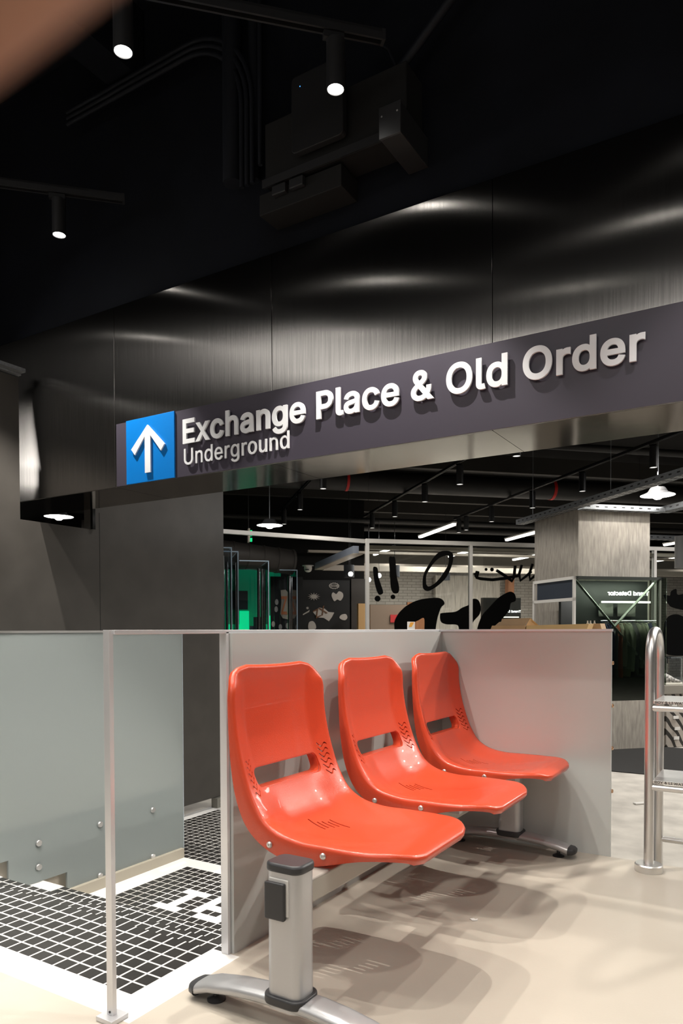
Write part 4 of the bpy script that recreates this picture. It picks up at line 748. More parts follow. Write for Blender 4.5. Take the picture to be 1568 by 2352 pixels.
# shop ceiling services
for k, (z, b, r, lab) in enumerate(((3.2, 10.6, .16, 'thick black duct crossing the shop ceiling'), (2.95, 12.8, .05, 'thin black pipe crossing the shop ceiling, lower'), (3.05, 14.4, .07, 'black pipe crossing the shop ceiling, far back'), (3.35, 8.6, .05, 'thin black pipe crossing the shop ceiling, near'))):
    pipe(lab, [AB(-1.9, b, z), AB(12, b, z)], r, mat('duct_%d' % k, (.018, .017, .016), .6))
for k in range(6):
    tag(obj('ceiling_joist', MB().abbox(-2, 17, 10.0+1.3*k, 10.12+1.3*k, 3.3, 3.55), mat('joist%d' % k, (.022, .020, .017), .7)), 'dark joist under the shop ceiling, %s from the front' % ('first', 'second', 'third', 'fourth', 'fifth', 'sixth')[k], 'joist', 'shop ceiling joists')
tag(obj('pipe_band', MB().tube([AB(2.62, 10.6, 3.2), AB(2.66, 10.6, 3.2)], .165, 24), M_red, smooth=40), 'red band round the black duct, left of the middle rail', 'band')
tag(obj('pipe_band', MB().tube([AB(6.02, 10.6, 3.2), AB(6.07, 10.6, 3.2)], .165, 24), M_red, smooth=40), 'red band round the black duct, left of the column', 'band')
# partition: frame, glass, black painted shapes
PB = 9.5; PT = 2.13
fr = thing('glass_partition', 'tall glass shop partition in a slim cream frame, painted with black shapes', 'glass partition', AB(4, PB, F))
for i, a in enumerate((2.656, 4.164, 7.137)): obj('mullion', MB().abbox(a-.022, a+.022, PB-.03, PB+.03, F, PT), M_pale_beam if i == 9 else M_white, fr)
obj('head_rail', MB().abbox(2.634, 9.5, PB-.03, PB+.03, PT-.0, PT+.055), M_white, fr)
obj('head_rail', MB().abbox(2.70, 9.5, PB+.08, PB+.14, PT-.075, PT-.02), M_pale_beam, fr)
obj('pane', MB().abbox(2.66, 9.5, PB-.004, PB+.004, F, PT), M_glass, fr)
def ab_prism(pts, b, t=.003): return MB().prism([AB(a, b, z) for a, z in pts], (-q*-t, q*-t, 0))
def smooth_poly(pts, n=5):
    P = [Vector((x, y, 0)) for x, y in pts]; out = []; m = len(P)
    for i in range(m):
        a, b, c, d = P[i-1], P[i], P[(i+1) % m], P[(i+2) % m]
        for k in range(n):
            t = k/n; v = .5*((2*b)+(c-a)*t+(2*a-5*b+4*c-d)*t*t+(3*b-a-3*c+d)*t**3); out.append((v.x, v.y))
    return out
DEC = dict(
 stroke_a=[(2.736, 1.783), (2.773, 1.808), (2.804, 1.773), (2.822, 1.642), (2.878, 1.477), (2.859, 1.435), (2.809, 1.44), (2.76, 1.582)],
 stroke_b=[(2.965, 1.93), (3.009, 1.949), (3.053, 1.926), (3.071, 1.706), (3.109, 1.527), (3.09, 1.455), (3.027, 1.454), (2.99, 1.526), (2.978, 1.704)],
 swoosh=[(3.04, 0.90), (3.04, 0.964), (3.046, 1.078), (3.121, 1.198), (3.248, 1.3), (3.419, 1.368), (3.643, 1.394), (3.74, 1.37), (3.773, 1.309), (3.721, 1.254), (3.669, 1.109), (3.644, 0.963), (3.64, .90), (3.48, .90), (3.477, 0.963), (3.47, 1.108), (3.387, 1.078), (3.324, 1.036), (3.30, 0.90)],
 blob=[(3.708, 1.157), (3.741, 1.182), (3.936, 1.201), (4.034, 1.256), (4.152, 1.306), (4.198, 1.38), (4.278, 1.368), (4.318, 1.282), (4.305, 1.171), (4.199, 1.048), (4.153, 0.90), (4.008, 0.90), (3.969, 1.011), (3.806, 1.023), (3.721, 1.06)],
 figure=[(4.272, 0.90), (4.325, 1.122), (4.431, 1.245), (4.585, 1.395), (4.686, 1.458), (4.781, 1.49), (4.849, 1.447), (4.856, 1.36), (4.781, 1.322), (4.755, 1.222), (4.633, 1.079), (4.499, .90)],
 hat=[(7.3, 1.449), (7.33, 1.469), (7.407, 1.456), (7.429, 1.522), (7.52, 1.556), (7.552, 1.471), (7.80, 1.498), (7.80, 1.246), (7.469, 1.272), (7.37, 1.344)],
 head=[(7.312, 0.982), (7.327, 1.061), (7.394, 1.146), (7.524, 1.173), (7.647, 1.14), (7.85, 1.05), (7.85, .6), (7.316, 0.586)])
for k, nm in zip(DEC, ('tapered brush stroke', 'tapered brush stroke', 'curved swoosh shape', 'rounded blob shape', 'leaning figure shape', 'hat shape', 'round head shape')):
    o = obj('painted_shape', ab_prism(smooth_poly(DEC[k]), PB-.005), M_decal, fr); o['label'] = 'black '+nm
O1 = smooth_poly([(3.451, 1.561), (3.464, 1.712), (3.547, 1.864), (3.675, 2.017), (3.805, 2.051), (3.896, 2.01), (3.889, 1.87), (3.805, 1.687), (3.676, 1.563), (3.547, 1.489), (3.477, 1.501)])
O2 = smooth_poly([(3.502, 1.604), (3.508, 1.712), (3.592, 1.847), (3.695, 1.945), (3.805, 1.984), (3.837, 1.96), (3.824, 1.851), (3.74, 1.716), (3.643, 1.605), (3.547, 1.55), (3.51, 1.57)])
bm = bmesh.new(); n = len(O1); L = [[bm.verts.new(AB(a, PB-.005-t, z)) for a, z in P] for P in (O1, O2) for t in (0, .003)]
for i in range(n):
    j = (i+1) % n
    for A_, B_ in ((0, 1), (2, 3), (0, 2), (1, 3)): bm.faces.new((L[A_][i], L[A_][j], L[B_][j], L[B_][i]))
o = obj('painted_shape', bm, M_decal, fr); o['label'] = 'black hand-painted ring'
def stroke(pts, r, mt=M_decal):
    return MB().tube([AB(a, PB-.008, z) for a, z in pts], r, 8)
for pts, r in (([(4.231, 1.75), (4.26, 1.68), (4.32, 1.667), (4.497, 1.655), (4.699, 1.68), (4.90, 1.72)], .022), ([(4.25, 1.69), (4.27, 1.77)], .03), ([(4.56, 1.79), (4.70, 1.71), (4.80, 1.64), (4.83, 1.70), (4.85, 1.86)], .022), ([(4.95, 1.871), (4.91, 1.74), (4.93, 1.65), (5.03, 1.72), (5.10, 1.78)], .02), ([(5.12, 1.89), (5.07, 1.74), (5.08, 1.66), (5.18, 1.74)], .02)):
    obj('painted_shape', stroke(pts, r), M_decal, fr, smooth=50)
for a, z, r in ((2.80, 1.375, .042), (3.02, 1.40, .034), (4.40, 1.80, .022), (4.49, 1.80, .028)):
    obj('painted_shape', MB().prism([AB(a+r*math.cos(t*math.pi/10), PB-.005, z+r*.95*math.sin(t*math.pi/10)) for t in range(20)], (q*.003, -q*.003, 0)), M_decal, fr)
# angled section of the frame on the left
l0, l1 = AB(.60, 8.90, PT), AB(2.64, PB, PT)
dd = (l1-l0).normalized(); nn = Vector((-dd.y, dd.x, 0))
fl = thing('angled_head_rail', 'cream steel rail running left from the partition post to behind the dark wall', 'rail', (l0+l1)/2)
m = MB(); m.prism([l0, l0+nn*.05, l0+nn*.05+Vector((0, 0, .05)), l0+Vector((0, 0, .05))], (l1-l0)); obj('rail', m, M_white, fl)
ex = thing('exit_sign', 'small green exit sign seen edge-on below the left dome lamp', 'exit sign', AB(1.148, 10.43, 2.2))
obj('case', MB().abbox(1.14, 1.165, 10.36, 10.5, 2.21, 2.40), M_pale_beam, ex)
obj('face', MB().abbox(1.165, 1.20, 10.40, 10.46, 2.30, 2.38).abbox(1.165, 1.20, 10.40, 10.46, 2.22, 2.27), mat('exit_green', (0, .4, .1), .5, emit=(0, .9, .35), es=.5), ex)
obj('cord', MB().tube([AB(1.15, 10.43, 2.4), AB(1.15, 10.43, 3.7)], .004, 6), M_black, ex)
# pale beams
pb = thing('cream_beam', 'cream steel beam running back from the partition post, ending by the security camera', 'beam', AB(2.56, 10.7, 1.95))
obj('beam', MB().abbox(2.49, 2.57, 9.62, 12.25, 2.0, 2.10), mat('blue_grey_steel', (.24, .27, .33), .5), pb)
obj('lower_flange', MB().abbox(2.485, 2.63, 9.62, 12.25, 1.985, 2.0), M_pale_beam, pb)
tag(obj('cream_beam', MB().abbox(2.62, 10, 12.15, 12.25, 1.975, 2.065), M_pale_beam), 'long cream beam behind the partition, level with the security camera', 'beam')
tag(obj('cream_beam', MB().abbox(3.0, 12, 14.3, 14.4, 2.26, 2.31), M_pale_beam), 'thin cream rail high behind the partition', 'beam')
tag(obj('cream_beam', MB().abbox(2.5, 12, 12.9, 13.0, 2.36, 2.40), M_pale_beam), 'thin cream rail just under the shop ceiling pipes', 'beam')
cc = thing('security_camera', 'white dome security camera at the end of the cream beam', 'security camera', AB(2.36, 12.2, 1.9))
obj('base', MB().lathe([(.10, .075), (.10, .085), (.0, .086)], 24, AB(2.36, 12.2, 1.97)), M_white, cc, smooth=40)
obj('housing', MB().lathe([(.065, .075), (.068, .03), (.055, -.01), (.03, -.03), (0, -.034)], 24, AB(2.36, 12.2, 1.97)), M_white, cc, smooth=40)
obj('lens', MB().box((-.03, -.073, -.012), (.03, -.055, .006), Matrix.Translation(AB(2.36, 12.2, 1.98)) @ Matrix.Rotation(math.radians(20), 4, 'Z')), M_black, cc)
for a, b, z, lab in ((3.72, 11.6, 1.83, 'black drum pendant lamp between the two brush strokes and the ring'), (5.35, 13.4, 1.92, 'black drum pendant lamp inside the painted ring'), (2.88, 11.4, 1.80, 'black drum pendant lamp behind the thin brush stroke')):
    t = thing('drum_lamp', lab, 'pendant lamp', AB(a, b, z), 'drum pendants')
    obj('drum', MB().lathe([(.085, 0), (.085, .20), (.0, .20)], 28, AB(a, b, z)), mat('drum', (.03, .032, .038), .6) if 'drum' not in bpy.data.materials else bpy.data.materials['drum'], t, smooth=40)
    obj('diffuser', MB().lathe([(.08, .002), (.08, .006)], 28, AB(a, b, z)), M_led, t)
    obj('cord', MB().tube([AB(a, b, z+.2), AB(a, b, 3.6)], .005, 6), M_black, t)
for a, b, z, lab in ((3.15, 10.6, 1.74, 'bare white globe bulb on the thick brush stroke'), (2.93, 10.4, 1.66, 'bare white globe bulb on the thin brush stroke'), (2.78, 10.9, 1.78, 'bare white globe bulb left of the partition post'), (7.16, 9.9, 1.63, 'bare white globe bulb right of the column case')):
    t = thing('globe_bulb', lab, 'bulb', AB(a, b, z), 'globe bulbs')
    obj('bulb', MB().lathe([(0, 0), (.025, .008), (.037, .035), (.025, .062), (.01, .07)], 20, AB(a, b, z)), M_bulb, t, smooth=60)
    obj('cord', MB().tube([AB(a, b, z+.07), AB(a, b, 3.6)], .003, 6), M_black, t)
# things behind the partition
for a, lab in ((5.55, 'weathered plank screen against the brick wall, left'), (10.2, 'weathered plank screen against the brick wall, right')):
    tag(obj('plank_screen', MB().abbox(a+1.2, a+3.0, 17.6, 17.75, F, 2.35), M_slat), lab, 'screen')
for a, lab in ((8.65, 'upright orange timber post right of the left plank screen'), (10.05, 'upright orange timber post behind the leaning figure')):
    tag(obj('timber_post', MB().abbox(a, a+.16, 17.3, 17.5, F, 2.35), M_orange_wood), lab, 'post')
tag(obj('soffit_band', MB().abbox(2.6, 17.7, 17.0, 17.9, 2.55, 3.0), mat('grey_band', (.16, .145, .125), .8)), 'grey boxed band above the brick wall', 'soffit')
ro = thing('rust_panel', 'rust-brown board low behind the glass with a pale front and a red sign', 'panel', AB(4.6, 12.5, F))
obj('board', MB().abbox(4.25, 4.75, 12.5, 12.55, F, 1.45), M_orange_wood, ro)
obj('side_board', MB().abbox(3.55, 4.25, 12.5, 12.55, F, 1.40), mat('dusty_pink', (.26, .18, .13), .7), ro)
obj('red_sign', MB().abbox(3.92, 4.22, 12.47, 12.49, 1.08, 1.22), mat('red_sign', (.55, .04, .04), .5), ro)
tag(obj('timber_post', MB().abbox(3.33, 3.47, 12.5, 12.6, F, 1.42), mat('honey_timber', (.42, .25, .10), .6)), 'honey-coloured timber post right of the partition post', 'post')
# tall black sticker wall
sw = thing('sticker_wall', 'black board covered with cream doodle stickers, left of the partition post', 'display board', AB(3.0, 13, F))
obj('board', MB().abbox(2.36, 3.30, 13.0, 13.1, F, 1.865), mat('matt_black_board', (.004, .0035, .0035), .7), sw)
obj('side_board', MB().abbox(3.34, 3.62, 13.05, 13.1, F, 1.9), mat('brown_black', (.03, .025, .02), .7), sw)
def star(a, z, r0, r1, n, ecc=1.6):
    return [AB(a+(r1 if k % 2 else r0)*ecc*math.cos(math.pi*k/n), 12.995, z+(r1 if k % 2 else r0)*math.sin(math.pi*k/n)) for k in range(2*n)]
D3 = (q*.004, -q*.004, 0)
def ring_stk(a, z, r0, r1, n, ecc): # spiky burst outline
    bm = bmesh.new(); L = [[bm.verts.new(Vector(p)) for p in star(a, z, r0*k, r1*k, n, ecc)] for k in (1, .80)]
    m_ = len(L[0])
    for i in range(m_): bm.faces.new((L[0][i], L[0][(i+1) % m_], L[1][(i+1) % m_], L[1][i]))
    e = bmesh.ops.extrude_face_region(bm, geom=bm.faces[:]); bmesh.ops.translate(bm, vec=D3, verts=[v for v in e['geom'] if isinstance(v, bmesh.types.BMVert)])
    return bm
obj('burst_sticker', ring_stk(3.0, 1.76, .062, .05, 14, 1.7), M_stick, sw)
def tx(s, h, a, b, z, width, mirror=False, bold=.02, depth=.004, rotz=0):
    lst, wx = text_bm(s, h, bold, depth); bm = join_bm([x for _, x in lst]); xs = [v.co.x for v in bm.verts]; k = width/(max(xs)-min(xs)); mn = min(xs)
    sg = -1 if mirror else 1
    ex_ = Vector((q, q, 0))*k*sg; ey_ = Vector((0, 0, 1))
    if rotz: R_ = Matrix.Rotation(rotz, 3, Vector((q, -q, 0))); ex_ = R_ @ ex_; ey_ = R_ @ ey_
    o_ = AB(a+(width if mirror else 0), b, z) - Vector((q, q, 0))*k*mn*sg
    return place(bm, o_, ex_, ey_, Vector((q, -q, 0)))
obj('burst_lettering', tx('BOOM', .045, 2.94, 12.99, 1.74, .125), M_stick, sw)
obj('burst_sticker', MB().prism(star(2.62, 1.56, .075, .03, 12), D3), M_stick, sw)
obj('cloud_sticker', MB().prism([AB(3.06+x, 12.995, 1.56+y) for x, y in smooth_poly([(-.11, .02), (-.08, .08), (-.02, .05), (.03, .10), (.10, .07), (.11, .0), (.06, -.07), (0, -.05), (-.06, -.08)])], D3), M_stick, sw)
obj('star_sticker', MB().prism(star(2.50, 1.35, .03, .012, 8, 1.1), D3), M_stick, sw)
obj('logo_sticker', MB().prism([AB(2.80+x, 12.995, 1.24+y) for x, y in [(-.20, .04), (-.08, .12), (.02, .10), (.09, .04), (.20, .03), (.16, -.05), (.10, -.13), (.0, -.07), (-.12, -.06)]], D3), M_stick, sw)
obj('logo_lettering', tx('ZX', .15, 2.66, 12.985, 1.16, .24, rotz=math.radians(25)), mat('brown_ink', (.12, .05, .02), .7), sw)
obj('badge_sticker', MB().prism([AB(3.18+x, 12.995, 1.18+y) for x, y in smooth_poly([(-.08, 0), (-.04, .05), (.04, .06), (.07, 0), (.03, -.05), (-.04, -.04)])], D3), M_stick, sw)
obj('badge_sticker', MB().prism([AB(2.58+x, 12.995, 1.03+y) for x, y in smooth_poly([(-.07, -.03), (-.05, .06), (.02, .08), (.07, .02), (.07, -.06), (-.04, -.08)])], D3), M_stick, sw)
obj('key_sticker', MB().prism([AB(2.46+x, 12.995, 1.27+y) for x, y in [(-.08, -.05), (.06, .03), (.08, .05), (.07, .01), (-.07, -.065)]], D3), M_stick, sw)
# ribbed duct over the showcases
rd = thing('ribbed_duct', 'large dark ribbed ventilation duct above the glass showcases', 'duct', AB(1.0, 10.6, 1.9))
obj('shell', MB().tube([AB(-1.2, 11.0, 2.33), AB(1.95, 11.6, 2.05)], .20, 28), mat('duct_dark', (.035, .03, .026), .6), rd, smooth=50)
m = MB()
for k in range(14):
    t = k/13; c = AB(-1.2, 11.0, 2.33).lerp(AB(1.95, 11.6, 2.05), t); e = AB(-1.2, 11.0, 2.33).lerp(AB(1.95, 11.6, 2.05), t+.012); m.tube([c, e], .208, 28)
obj('ribs', m, bpy.data.materials['duct_dark'], rd, smooth=50)
# glass showcases with chrome uprights
def showcase(a0, a1, b0, b1, zt, lab, posts):
    t = thing('showcase', lab, 'glass showcase', AB((a0+a1)/2, (b0+b1)/2, F), 'glass showcases')
    obj('glass', MB().abbox(a1-.008, a1, b0, b1, F, zt).abbox(a0, a1, b1-.008, b1, F, zt), M_acryl, t)
    eg = mat('glass_edge', (.35, .45, .55), .2) if 'glass_edge' not in bpy.data.materials else bpy.data.materials['glass_edge']
    obj('edge', MB().abbox(a1-.010, a1+.002, b0-.008, b0+.002, F, zt).abbox(a0, a1, b0-.008, b0, zt-.012, zt).abbox(a1-.01, a1, b0, b1, zt-.008, zt), eg, t)
    for a, b, r in posts: obj('upright', MB().tube([AB(a, b, F), AB(a, b, zt-.09)], r, 16), M_chrome, t, smooth=50)
showcase(.40, .747, 8.56, 8.76, 1.92, 'glass showcase nearest the dark wall edge, only its right side visible', [(.65, 8.66, .02)])
showcase(.45, .844, 8.78, 9.5, 1.90, 'second glass showcase from the dark wall edge with chrome uprights', [(.74, 9.2, .016), (.80, 9.3, .016)])
showcase(.965, 1.367, 9.9, 10.6, 1.90, 'glass showcase in front of the green-lit booth', [(1.25, 10.1, .02), (1.31, 10.2, .018), (1.36, 10.3, .018)])
showcase(1.728, 2.011, 11.3, 11.9, 1.90, 'farthest glass showcase, beside the black sticker board', [(1.90, 11.4, .025), (1.95, 11.5, .02)])
gb = thing('green_booth', 'green-lit booth with screens behind the glass showcases', 'booth', AB(1.5, 12.2, F))
obj('back', MB().abbox(.9, 1.95, 12.6, 12.65, F, 2.0), M_green_e, gb)
obj('screen', MB().abbox(1.22, 1.38, 12.5, 12.55, .9, 1.28), M_green_b, gb)
obj('screen', MB().abbox(1.62, 1.75, 12.5, 12.55, .7, 1.20), M_green_b, gb)
obj('screen', MB().abbox(1.02, 1.25, 12.5, 12.55, .7, 1.05), M_green_b, gb)
obj('monitor', MB().abbox(1.05, 1.35, 12.40, 12.46, 1.30, 1.62).abbox(1.42, 1.56, 12.2, 12.3, .8, 1.17), mat('monitor', (.015, .03, .03), .3), gb)
obj('keypad', MB().abbox(1.36, 1.60, 12.2, 12.25, .5, 1.02), M_navy, gb)
zb = thing('logo_board', 'tall black board with a cream and orange letter logo behind the showcases', 'display board', AB(1.8, 12.0, F))
obj('board', MB().abbox(1.70, 2.25, 12.1, 12.15, F, 1.85), bpy.data.materials['matt_black_board'], zb)
obj('logo_shape', MB().prism([AB(a, 12.09, z) for a, z in [(1.87, 1.62), (1.95, 1.63), (2.02, 1.55), (2.04, 1.45), (2.12, 1.55), (2.12, 1.25), (2.03, 1.12), (1.90, 1.15), (1.86, 1.22), (1.88, 1.42)]], D3), mat('logo_cream', (.45, .38, .30), .6), zb)
obj('logo_lettering', tx('ZX', .30, 1.875, 12.08, 1.22, .22, bold=.03), M_org, zb)
for a, z in ((1.74, 1.05), (1.86, 1.0), (1.98, 1.02), (1.80, 1.42), (1.79, 1.30)):
    obj('sticker', MB().prism([AB(a+.03*math.cos(t*.63), 12.09, z+.05*math.sin(t*.63)) for t in range(10)], D3), M_stick, zb)
# glass case on the column; reflected clothes and lettering built inside as solids
cs = thing('display_case', 'smoked glass display case in front of the column, cross-braced, reflected lettering built inside', 'display case', AB(5.0, 7.26, F))
a0, a1, b0, zb0, zt0 = 4.447, 5.62, 7.257, .133, 1.54
obj('plinth', MB().abbox(4.86, 5.62, b0, 7.65, F, zb0), M_wood_conc, cs, bevel=.003)
obj('front_glass', MB().abbox(a0, a1, b0, b0+.008, zb0, zt0), M_dglass, cs)
obj('back_panel', MB().abbox(a0+.02, a1, 7.60, 7.65, zb0, zt0-.02), mat('case_black', (.012, .013, .012), .5), cs)
obj('top_rail', MB().abbox(a0, 5.54, b0-.012, b0+.012, zt0-.03, zt0+.005), mat('case_rail', (.10, .11, .10), .4, .6), cs)
obj('side_rail', MB().abbox(5.515, 5.54, b0-.012, b0+.012, zb0, zt0), mat('case_rail2', (.22, .24, .20), .4, .5), cs)
for p0, p1 in (((a0+.02, zt0-.03), (5.50, .42)), ((5.52, zt0-.03), (4.6, .62))):
    obj('brace', MB().tube([AB(p0[0], b0+.05, p0[1]), AB(p1[0], b0+.05, p1[1])], .016, 4), mat('brace_grey', (.20, .22, .19), .45, .4) if 'brace_grey' not in bpy.data.materials else bpy.data.materials['brace_grey'], cs)
for a, z in ((a0+.008, zt0-.012), (5.53, zt0-.012)): obj('bolt', MB().lathe([(.014, 0), (.014, .012)], 14, AB(a, b0-.025, z)+Vector((0, 0, -.006)), 'z'), M_chrome, cs)
obj('led_strip', MB().abbox(4.90, 5.55, 7.45, 7.46, 1.255, 1.277), M_led, cs)
obj('lettering', tx('Trend Detector', .048, 4.975, 7.44, 1.345, .545, mirror=True, bold=.03), M_white_e, cs)
obj('notice', MB().abbox(4.93, 5.12, 7.55, 7.56, 1.10, 1.25).abbox(5.18, 5.42, 7.55, 7.56, 1.10, 1.25), mat('notice_grey', (.10, .105, .09), .6), cs)
obj('base_board', MB().abbox(a0, a1, b0+.012, 7.6, zb0, zb0+.26), bpy.data.materials['case_black'], cs)
tag(obj('reflected_clothes_rail', MB().tube([AB(4.86, 7.42, 1.045), AB(5.6, 7.42, 1.045)], .009, 10), M_chrome, smooth=50), 'thin chrome rail carrying the reflected clothes built in the smoked glass case', 'rail')
for k in range(13):
    a = 4.90+.055*k; wd = .020; ci = [1, 1, 2, 4, 3, 0, 3, 2, 0, 0, 3, 1, 0][k]; drop = [.62, .60, .66, .68, .5, .62, .56, .6, .52, .60, .5, .56, .6][k]
    g = thing('reflected_garment', '%s reflected clothing item built inside the smoked glass case, %s from the left' % (['navy', 'navy', 'charcoal', 'rust-striped', 'sage', 'olive', 'pale sage', 'charcoal', 'olive', 'dark olive', 'sage', 'navy', 'olive'][k], ['first', 'second', 'third', 'fourth', 'fifth', 'sixth', 'seventh', 'eighth', 'ninth', 'tenth', 'eleventh', 'twelfth', 'last'][k]), 'reflected_garment', AB(a, 7.42, 1.03-drop), 'reflected garments on the rail')
    bm = bmesh.new(); NN = 12; rr_ = []
    for i in range(9):
        t = i/8; z = 1.02-drop*t; hw = (.05+.10*min(1, t*4))*(1-.1*t); ring = []
        for j in range(NN):
            an = 2*math.pi*j/NN; fold = 1+.25*math.sin(an*3+k+t*2)
            ring.append(bm.verts.new(AB(a+wd*math.sin(an)*fold+.008*math.sin(t*5+k), 7.42+hw*math.cos(an), z)))
        rr_.append(ring)
    for A_, B_ in zip(rr_, rr_[1:]):
        for j in range(NN): bm.faces.new((A_[j], A_[(j+1) % NN], B_[(j+1) % NN], B_[j]))
    bm.faces.new(rr_[0]); bm.faces.new(rr_[-1][::-1])
    obj('cloth', bm, M_cloth[ci], g, smooth=50)
    obj('hanger', MB().tube([AB(a, 7.31, 1.0), AB(a, 7.42, 1.035), AB(a, 7.53, 1.0)], .004, 6).tube([AB(a, 7.42, 1.03), AB(a, 7.42, 1.052)], .002, 6), M_chrome, g)
wf = thing('white_frame', 'white square-tube frame with a slate blue panel, standing left of the column', 'frame', AB(4.43, 7.8, F))
for b in (7.27, 8.18): obj('post', MB().abbox(4.425, 4.445, b-.02, b+.02, F, 1.545), M_white, wf)
obj('rail', MB().abbox(4.425, 4.445, 7.25, 8.2, 1.51, 1.545).abbox(4.425, 4.445, 7.25, 8.2, 1.27, 1.305), M_white, wf)
obj('slate_panel', MB().abbox(4.445, 4.455, 7.29, 8.12, 1.305, 1.51), M_navy, wf)
tag(obj('reflected_lettering', tx('Trend Detector', .034, 4.70, 9.8, 1.20, .40, mirror=True, bold=.03), M_white_e), 'small reflected lettering reading backwards, left of the white frame', 'sign')  # mirror image of a sign, built as solid letters
tag(obj('dark_fixture', MB().abbox(4.55, 5.15, 9.9, 10.0, .3, 1.42), bpy.data.materials['case_black']), 'dark cabinet behind the small lit lettering', 'cabinet')
tag(obj('shelf_light', MB().abbox(4.6, 5.1, 9.86, 9.87, 1.125, 1.14), M_led), 'thin light strip under the small lit lettering', 'strip light')
# carpet
tag(obj('carpet', MB().prism([AB(a, b, F-.002) for a, b in [(3.4, 6.9), (4.6, 5.7), (6.3, 6.62), (5.6, 7.24), (4.4, 7.24)]], (0, 0, .006)), M_carpet), 'charcoal carpet on the pale shop floor at the foot of the column', 'carpet')
tag(obj('floor_plate', MB().abbox(3.55, 3.72, 4.92, 4.96, F, F+.008), M_white), 'small white strip lying on the shop floor by the end glass panel', 'strip')
# counter with trainers, right edge
ct = thing('shoe_counter', 'low grey counter with a zebra-patterned front and price tags at the right edge', 'counter', AB(6.2, 7.5, F))
obj('top', MB().abbox(5.70-.16, 7.6, 7.18, 7.60, .20, .30), mat('counter_grey', (.22, .205, .175), .7), ct, bevel=.004)
zm = mat('zebra', (.45, .42, .38), .7); nt = zm.node_tree; wv = nt.nodes.new('ShaderNodeTexWave'); wv.inputs['Scale'].default_value = 3.5; wv.inputs['Distortion'].default_value = 6; wv.inputs['Detail'].default_value = 1; wv.bands_direction = 'DIAGONAL'
tc = nt.nodes.new('ShaderNodeTexCoord'); rp_ = nt.nodes.new('ShaderNodeValToRGB'); rp_.color_ramp.interpolation = 'CONSTANT'; rp_.color_ramp.elements[0].color = (.03, .027, .024, 1); rp_.color_ramp.elements[1].position = .35; rp_.color_ramp.elements[1].color = (.40, .36, .32, 1)
nt.links.new(tc.outputs['Object'], wv.inputs['Vector']); nt.links.new(wv.outputs['Fac'], rp_.inputs[0]); nt.links.new(rp_.outputs[0], nt.nodes['Principled BSDF'].inputs['Base Color'])
obj('front', MB().abbox(5.60, 7.5, 7.22, 7.26, F, .20), zm, ct)
for a, z in ((5.66, .04), (5.68, -.09), (5.70, -.22), (5.69, -.33)): obj('price_tag', MB().abbox(a, a+.07, 7.20, 7.21, z, z+.035), M_white, ct)
for a, lab in ((5.60, 'clear acrylic riser on the counter, left one'), (5.80, 'clear acrylic riser on the counter, right one')):
    tag(obj('acrylic_riser', MB().abbox(a, a+.17, 7.42, 7.44, .30, .62).abbox(a, a+.17, 7.42, 7.62, .60, .62), M_acryl), lab, 'riser', 'acrylic risers')
tag(obj('rock', MB().prism([AB(5.72+x, 7.5, .46+y) for x, y in smooth_poly([(-.07, -.02), (-.05, .05), (0, .08), (.06, .05), (.08, -.02), (0, -.04)])], (-.04, .05, 0)), mat('stone', (.40, .36, .26), .9, noise=.4, nscale=40), bevel=.012, seg=3), 'beige stone resting above the trainer on the shoe counter', 'stone')
sh = thing('trainer', 'white and black trainer standing on the grey counter at the right edge', 'shoe', AB(5.72, 7.3, .30))
bm = bmesh.new(); rr_ = []
for i, (x, h, w_, z0) in enumerate(((-.13, .07, .025, .03), (-.12, .10, .035, .02), (-.07, .115, .038, .02), (-.02, .095, .04, .018), (.03, .065, .043, .018), (.08, .045, .045, .018), (.115, .03, .035, .018), (.13, .012, .015, .018))):
    rr_.append([bm.verts.new(AB(5.72+x, 7.3+w_*math.cos(t*math.pi/6), .30+z0+h/2+h/2*math.sin(t*math.pi/6))) for t in range(12)])
for A_, B_ in zip(rr_, rr_[1:]):
    for j in range(12): bm.faces.new((A_[j], A_[(j+1) % 12], B_[(j+1) % 12], B_[j]))
bm.faces.new(rr_[0]); bm.faces.new(rr_[-1][::-1])
obj('upper', bm, mat('trainer_upper', (.60, .58, .54), .7, noise=.9, nscale=45, c2=(.02, .02, .02)), sh, smooth=60)
obj('sole', MB().prism([AB(5.72+x, 7.3+y, .30) for x, y in smooth_poly([(-.14, 0), (-.12, .04), (0, .042), (.09, .05), (.14, .01), (.12, -.035), (0, -.042), (-.12, -.04)])], (0, 0, .026)), mat('sole_white', (.70, .68, .60), .6), sh, bevel=.006)
# grey duct at the right edge, shade lamp
tag(obj('hanging_duct', MB().lathe([(.10, 0), (.10, .33), (0, .33)], 28, AB(5.25, 6.5, 1.585)), mat('grey_duct', (.22, .22, .225), .5, .4), smooth=40), 'grey metal cylinder hanging at the right edge of the picture', 'duct')
